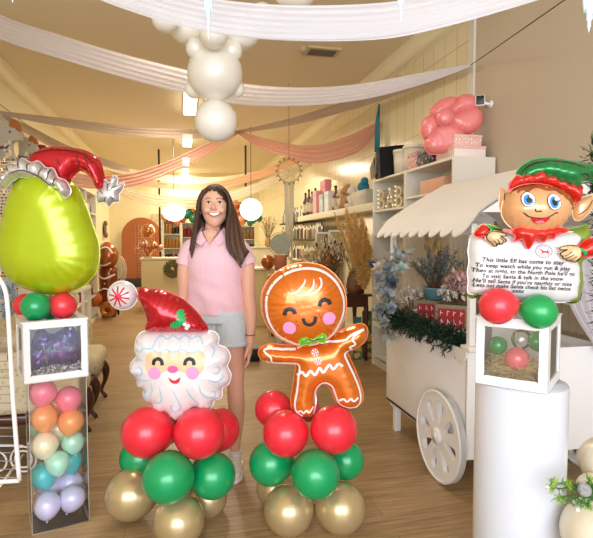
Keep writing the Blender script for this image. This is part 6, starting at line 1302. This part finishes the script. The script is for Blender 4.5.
# teal ribbon wand on the tiled wall
p = onX(379, 122, 2.40); t = root('ribbon_bow', 'teal blue ribbon tied at the end of the wide pink drape', 'ribbon', p - Vector((0, 0, .4))); m = MB()
for k in range(5): o_ = random.uniform(-.03, .03); m.tube([p + Vector((0, 0, .12 + .05 * k * .5)), p + Vector((-.02, o_, .0)), p + Vector((-.02, o_ * 2, -.18)), p + Vector((-.02, o_ * 1.5, -.36))], [(.012, .003), (.018, .004), (.014, .003), (.02, .003)], 0, 6)
obj('ribbon_tails', m, mat('teal_ribbon', '#1f7f92', .35), t)
# framed stands, low display
for x, y0, y1, d, wd, lb in ((325, 232, 272, 6.9, .13, 'cream framed stand behind the dried flowers, left one'), (337, 230, 268, 6.7, .11, 'cream framed stand behind the dried flowers, right one')):
    a, b_ = at(x, y0, d), at(x, y1, d); t = root('framed_stand', lb, 'frame', (a.x, a.y, 0)); M = frame(Vector((a.x, a.y, 0))); h = a.z; ww = wd
    obj('frame', MB().prism([(-ww, 0), (ww, 0), (ww, h), (-ww, h)], [[(-ww + .025, .5), (ww - .025, .5), (ww - .025, h - .025), (-ww + .025, h - .025)]], .03, 0, M), OFFW, t); obj('inset', MB().box((0, (h + .5) / 2, -.005), (ww * 2 - .04, h - .52, .008), 0, M), mat('olive_inset', '#b5a26c', .6, var=.3, vscale=14), t)
# wooden table with dried arrangement
t = root('wooden_table', 'dark mahogany side table behind the gingerbread balloon carrying dried flowers', 'table', (1.75, 5.75, 0)); bz = .77
obj('table_top', MB().box((1.76, 5.78, bz - .015), (.72, .50, .03), b=.008), DW, t); obj('apron', MB().box((1.76, 5.78, bz - .09), (.64, .42, .12)), DW, t)
for x in (1.46, 2.06):
    for y in (5.58, 5.98): m = MB(); m.lathe([(.0, 0), (.015, 0), (.02, .1), (.016, .35), (.028, .55), (.03, .62)], 0, 12, Matrix.Translation((x, y, 0))); obj('leg', m, DW, t)
obj('lower_shelf', MB().box((1.76, 5.78, .18), (.6, .4, .02)), DW, t)
PAM = mat('pampas_gold', '#deb267', .9, var=.25, vscale=30)
b = Vector((2.02, 5.72, bz)); t = root('pampas_arrangement', 'tall golden pampas grass arrangement on the dark wooden table', 'pampas grass', b); obj('vase', MB().lathe([(0, 0), (.06, 0), (.09, .1), (.06, .2), (.07, .23)], 0, 20, Matrix.Translation(b)), mat('clay_vase', '#7a5236', .6), t)
random.seed(77)
for (x0, y0, x1, y1, wd) in ((357, 262, 346, 208, .07), (360, 262, 354, 212, .075), (362, 262, 362, 215, .07), (364, 262, 366, 226, .06), (355, 268, 334, 212, .035), (365, 266, 368, 240, .06), (358, 270, 350, 228, .07), (366, 285, 371, 245, .06), (360, 285, 358, 236, .08), (364, 290, 368, 256, .07)):
    a, e = at(x0, y0, 5.55), at(x1, y1, 5.55 + random.uniform(-.1, .1)); st_ = b + Vector((0, 0, .2)); m = MB(); m.tube([st_, a, e], .004, 1, 4)
    for k in range(1100):
        u = random.random(); q = a.lerp(e, u); wdt = wd * math.sin(PI * min(1, .12 + u * .88)) ** .7; dd = rdir(); dd = (dd + (e - a).normalized() * .9).normalized(); L = wdt * random.uniform(.7, 1.5); s_ = dd.cross(rdir()).normalized() * .005; m.add([q - s_, q + s_, q + dd * L], [(0, 1, 2)], 0, False)
    obj('plume', m, [PAM, stemM], t)
for px_, py_, lb, ks in ((340, 285, 'cream leaf and brown dried arrangement on the table left of the pampas grass', (('fan', 44, .16, .42, .6, [stemM, CL, BRL, CL]), ('puff', 40, .2, .4, .6, [stemM, CL, GT]), ('leaf', 34, .1, .34, .8, [stemM, GT, ORL]))), (366, 288, 'cream and gold dried arrangement at the right end of the dark table', (('fan', 22, .12, .34, .5, [stemM, CL, GT]), ('puff', 16, .12, .34, .5, [stemM, CL, GT])))):
    p = at(px_, py_, 5.5); p = Vector((min(p.x, 2.02), max(min(p.y, 5.95), 5.62), bz)); flowers_big(p, lb, 0, 0, 0, 0, None, ks, mat('clay_vase', '#7a5236', .6))
p = at(322, 285, 6.3); flowers_big(Vector((p.x, p.y, .0)), 'tall pale dried stems standing on the floor left of the wooden table', 0, 0, 0, 0, None, (('fan', 50, .7, 1.25, .24, [stemM, CL, GT]), ('puff', 60, .8, 1.3, .24, [stemM, CL, ORL])))
p = at(302, 285, 6.9); flowers_big(Vector((p.x, p.y, .0)), 'pale and silver dried stems standing behind the gingerbread balloon\'s head', 0, 0, 0, 0, None, (('puff', 60, .8, 1.2, .25, [stemM, CL, MC['ivory_flower']]), ('leaf', 40, .7, 1.1, .3, [stemM, GT, MC['dusty_blue_leaf']])))
# painted panels leaning at the table
for x0, x1, y0, y1, d, col, lb in ((353, 361.5, 318, 361, 5.9, '#2f6a68', 'teal painted canvas leaning by the bookcase end'), (361.5, 373, 312, 361, 5.95, '#4f6a3a', 'green and yellow painted canvas leaning by the bookcase end')):
    a, b_ = at(x0, y1, d), at(x1, y1, d); h = at(x0, y0, d).z; M = frame(Vector(((a.x + b_.x) / 2, (a.y + b_.y) / 2, 0))); t = root('painted_canvas', lb, 'canvas', M.translation); obj('canvas_board', MB().box((0, h / 2 + .01, 0), ((b_ - a).length - .01, h, .03), 0, M), mat('canvas_' + col.strip('#'), col, .7, var=.5, vscale=7), t)
    m = MB()
    for k in range(5): m.prism(cat([(u * .03 + random.uniform(-.025, .025), v * .035 + .06 + k * h / 6) for u, v in ((0, 1), (1, .2), (.4, -1), (-.6, -.6), (-1, .3))], 2), [], .004, 0, M @ Matrix.Translation((0, 0, .017)))
    obj('painted_shapes', m, mat('mustard_paint', '#c9a23a', .6), t)
p = onZ(251, 362, 0); t = root('storage_crate', 'small dark crate on the floor beside the person\'s hand', 'crate', p); obj('crate_body', MB().box((p.x, p.y + .12, .07), (.2, .24, .14), b=.01), BLACK, t); obj('crate_lid', MB().box((p.x, p.y + .12, .15), (.21, .25, .02), b=.004), mat('grey_lid', '#8a8880', .4), t)
vs_ = sc.view_settings; vs_.view_transform = 'Standard'; vs_.look = 'None'; vs_.gamma = 1; vs_.exposure = .06; vs_.use_curve_mapping = False
sc.cycles.max_bounces = 8; sc.cycles.transparent_max_bounces = 16
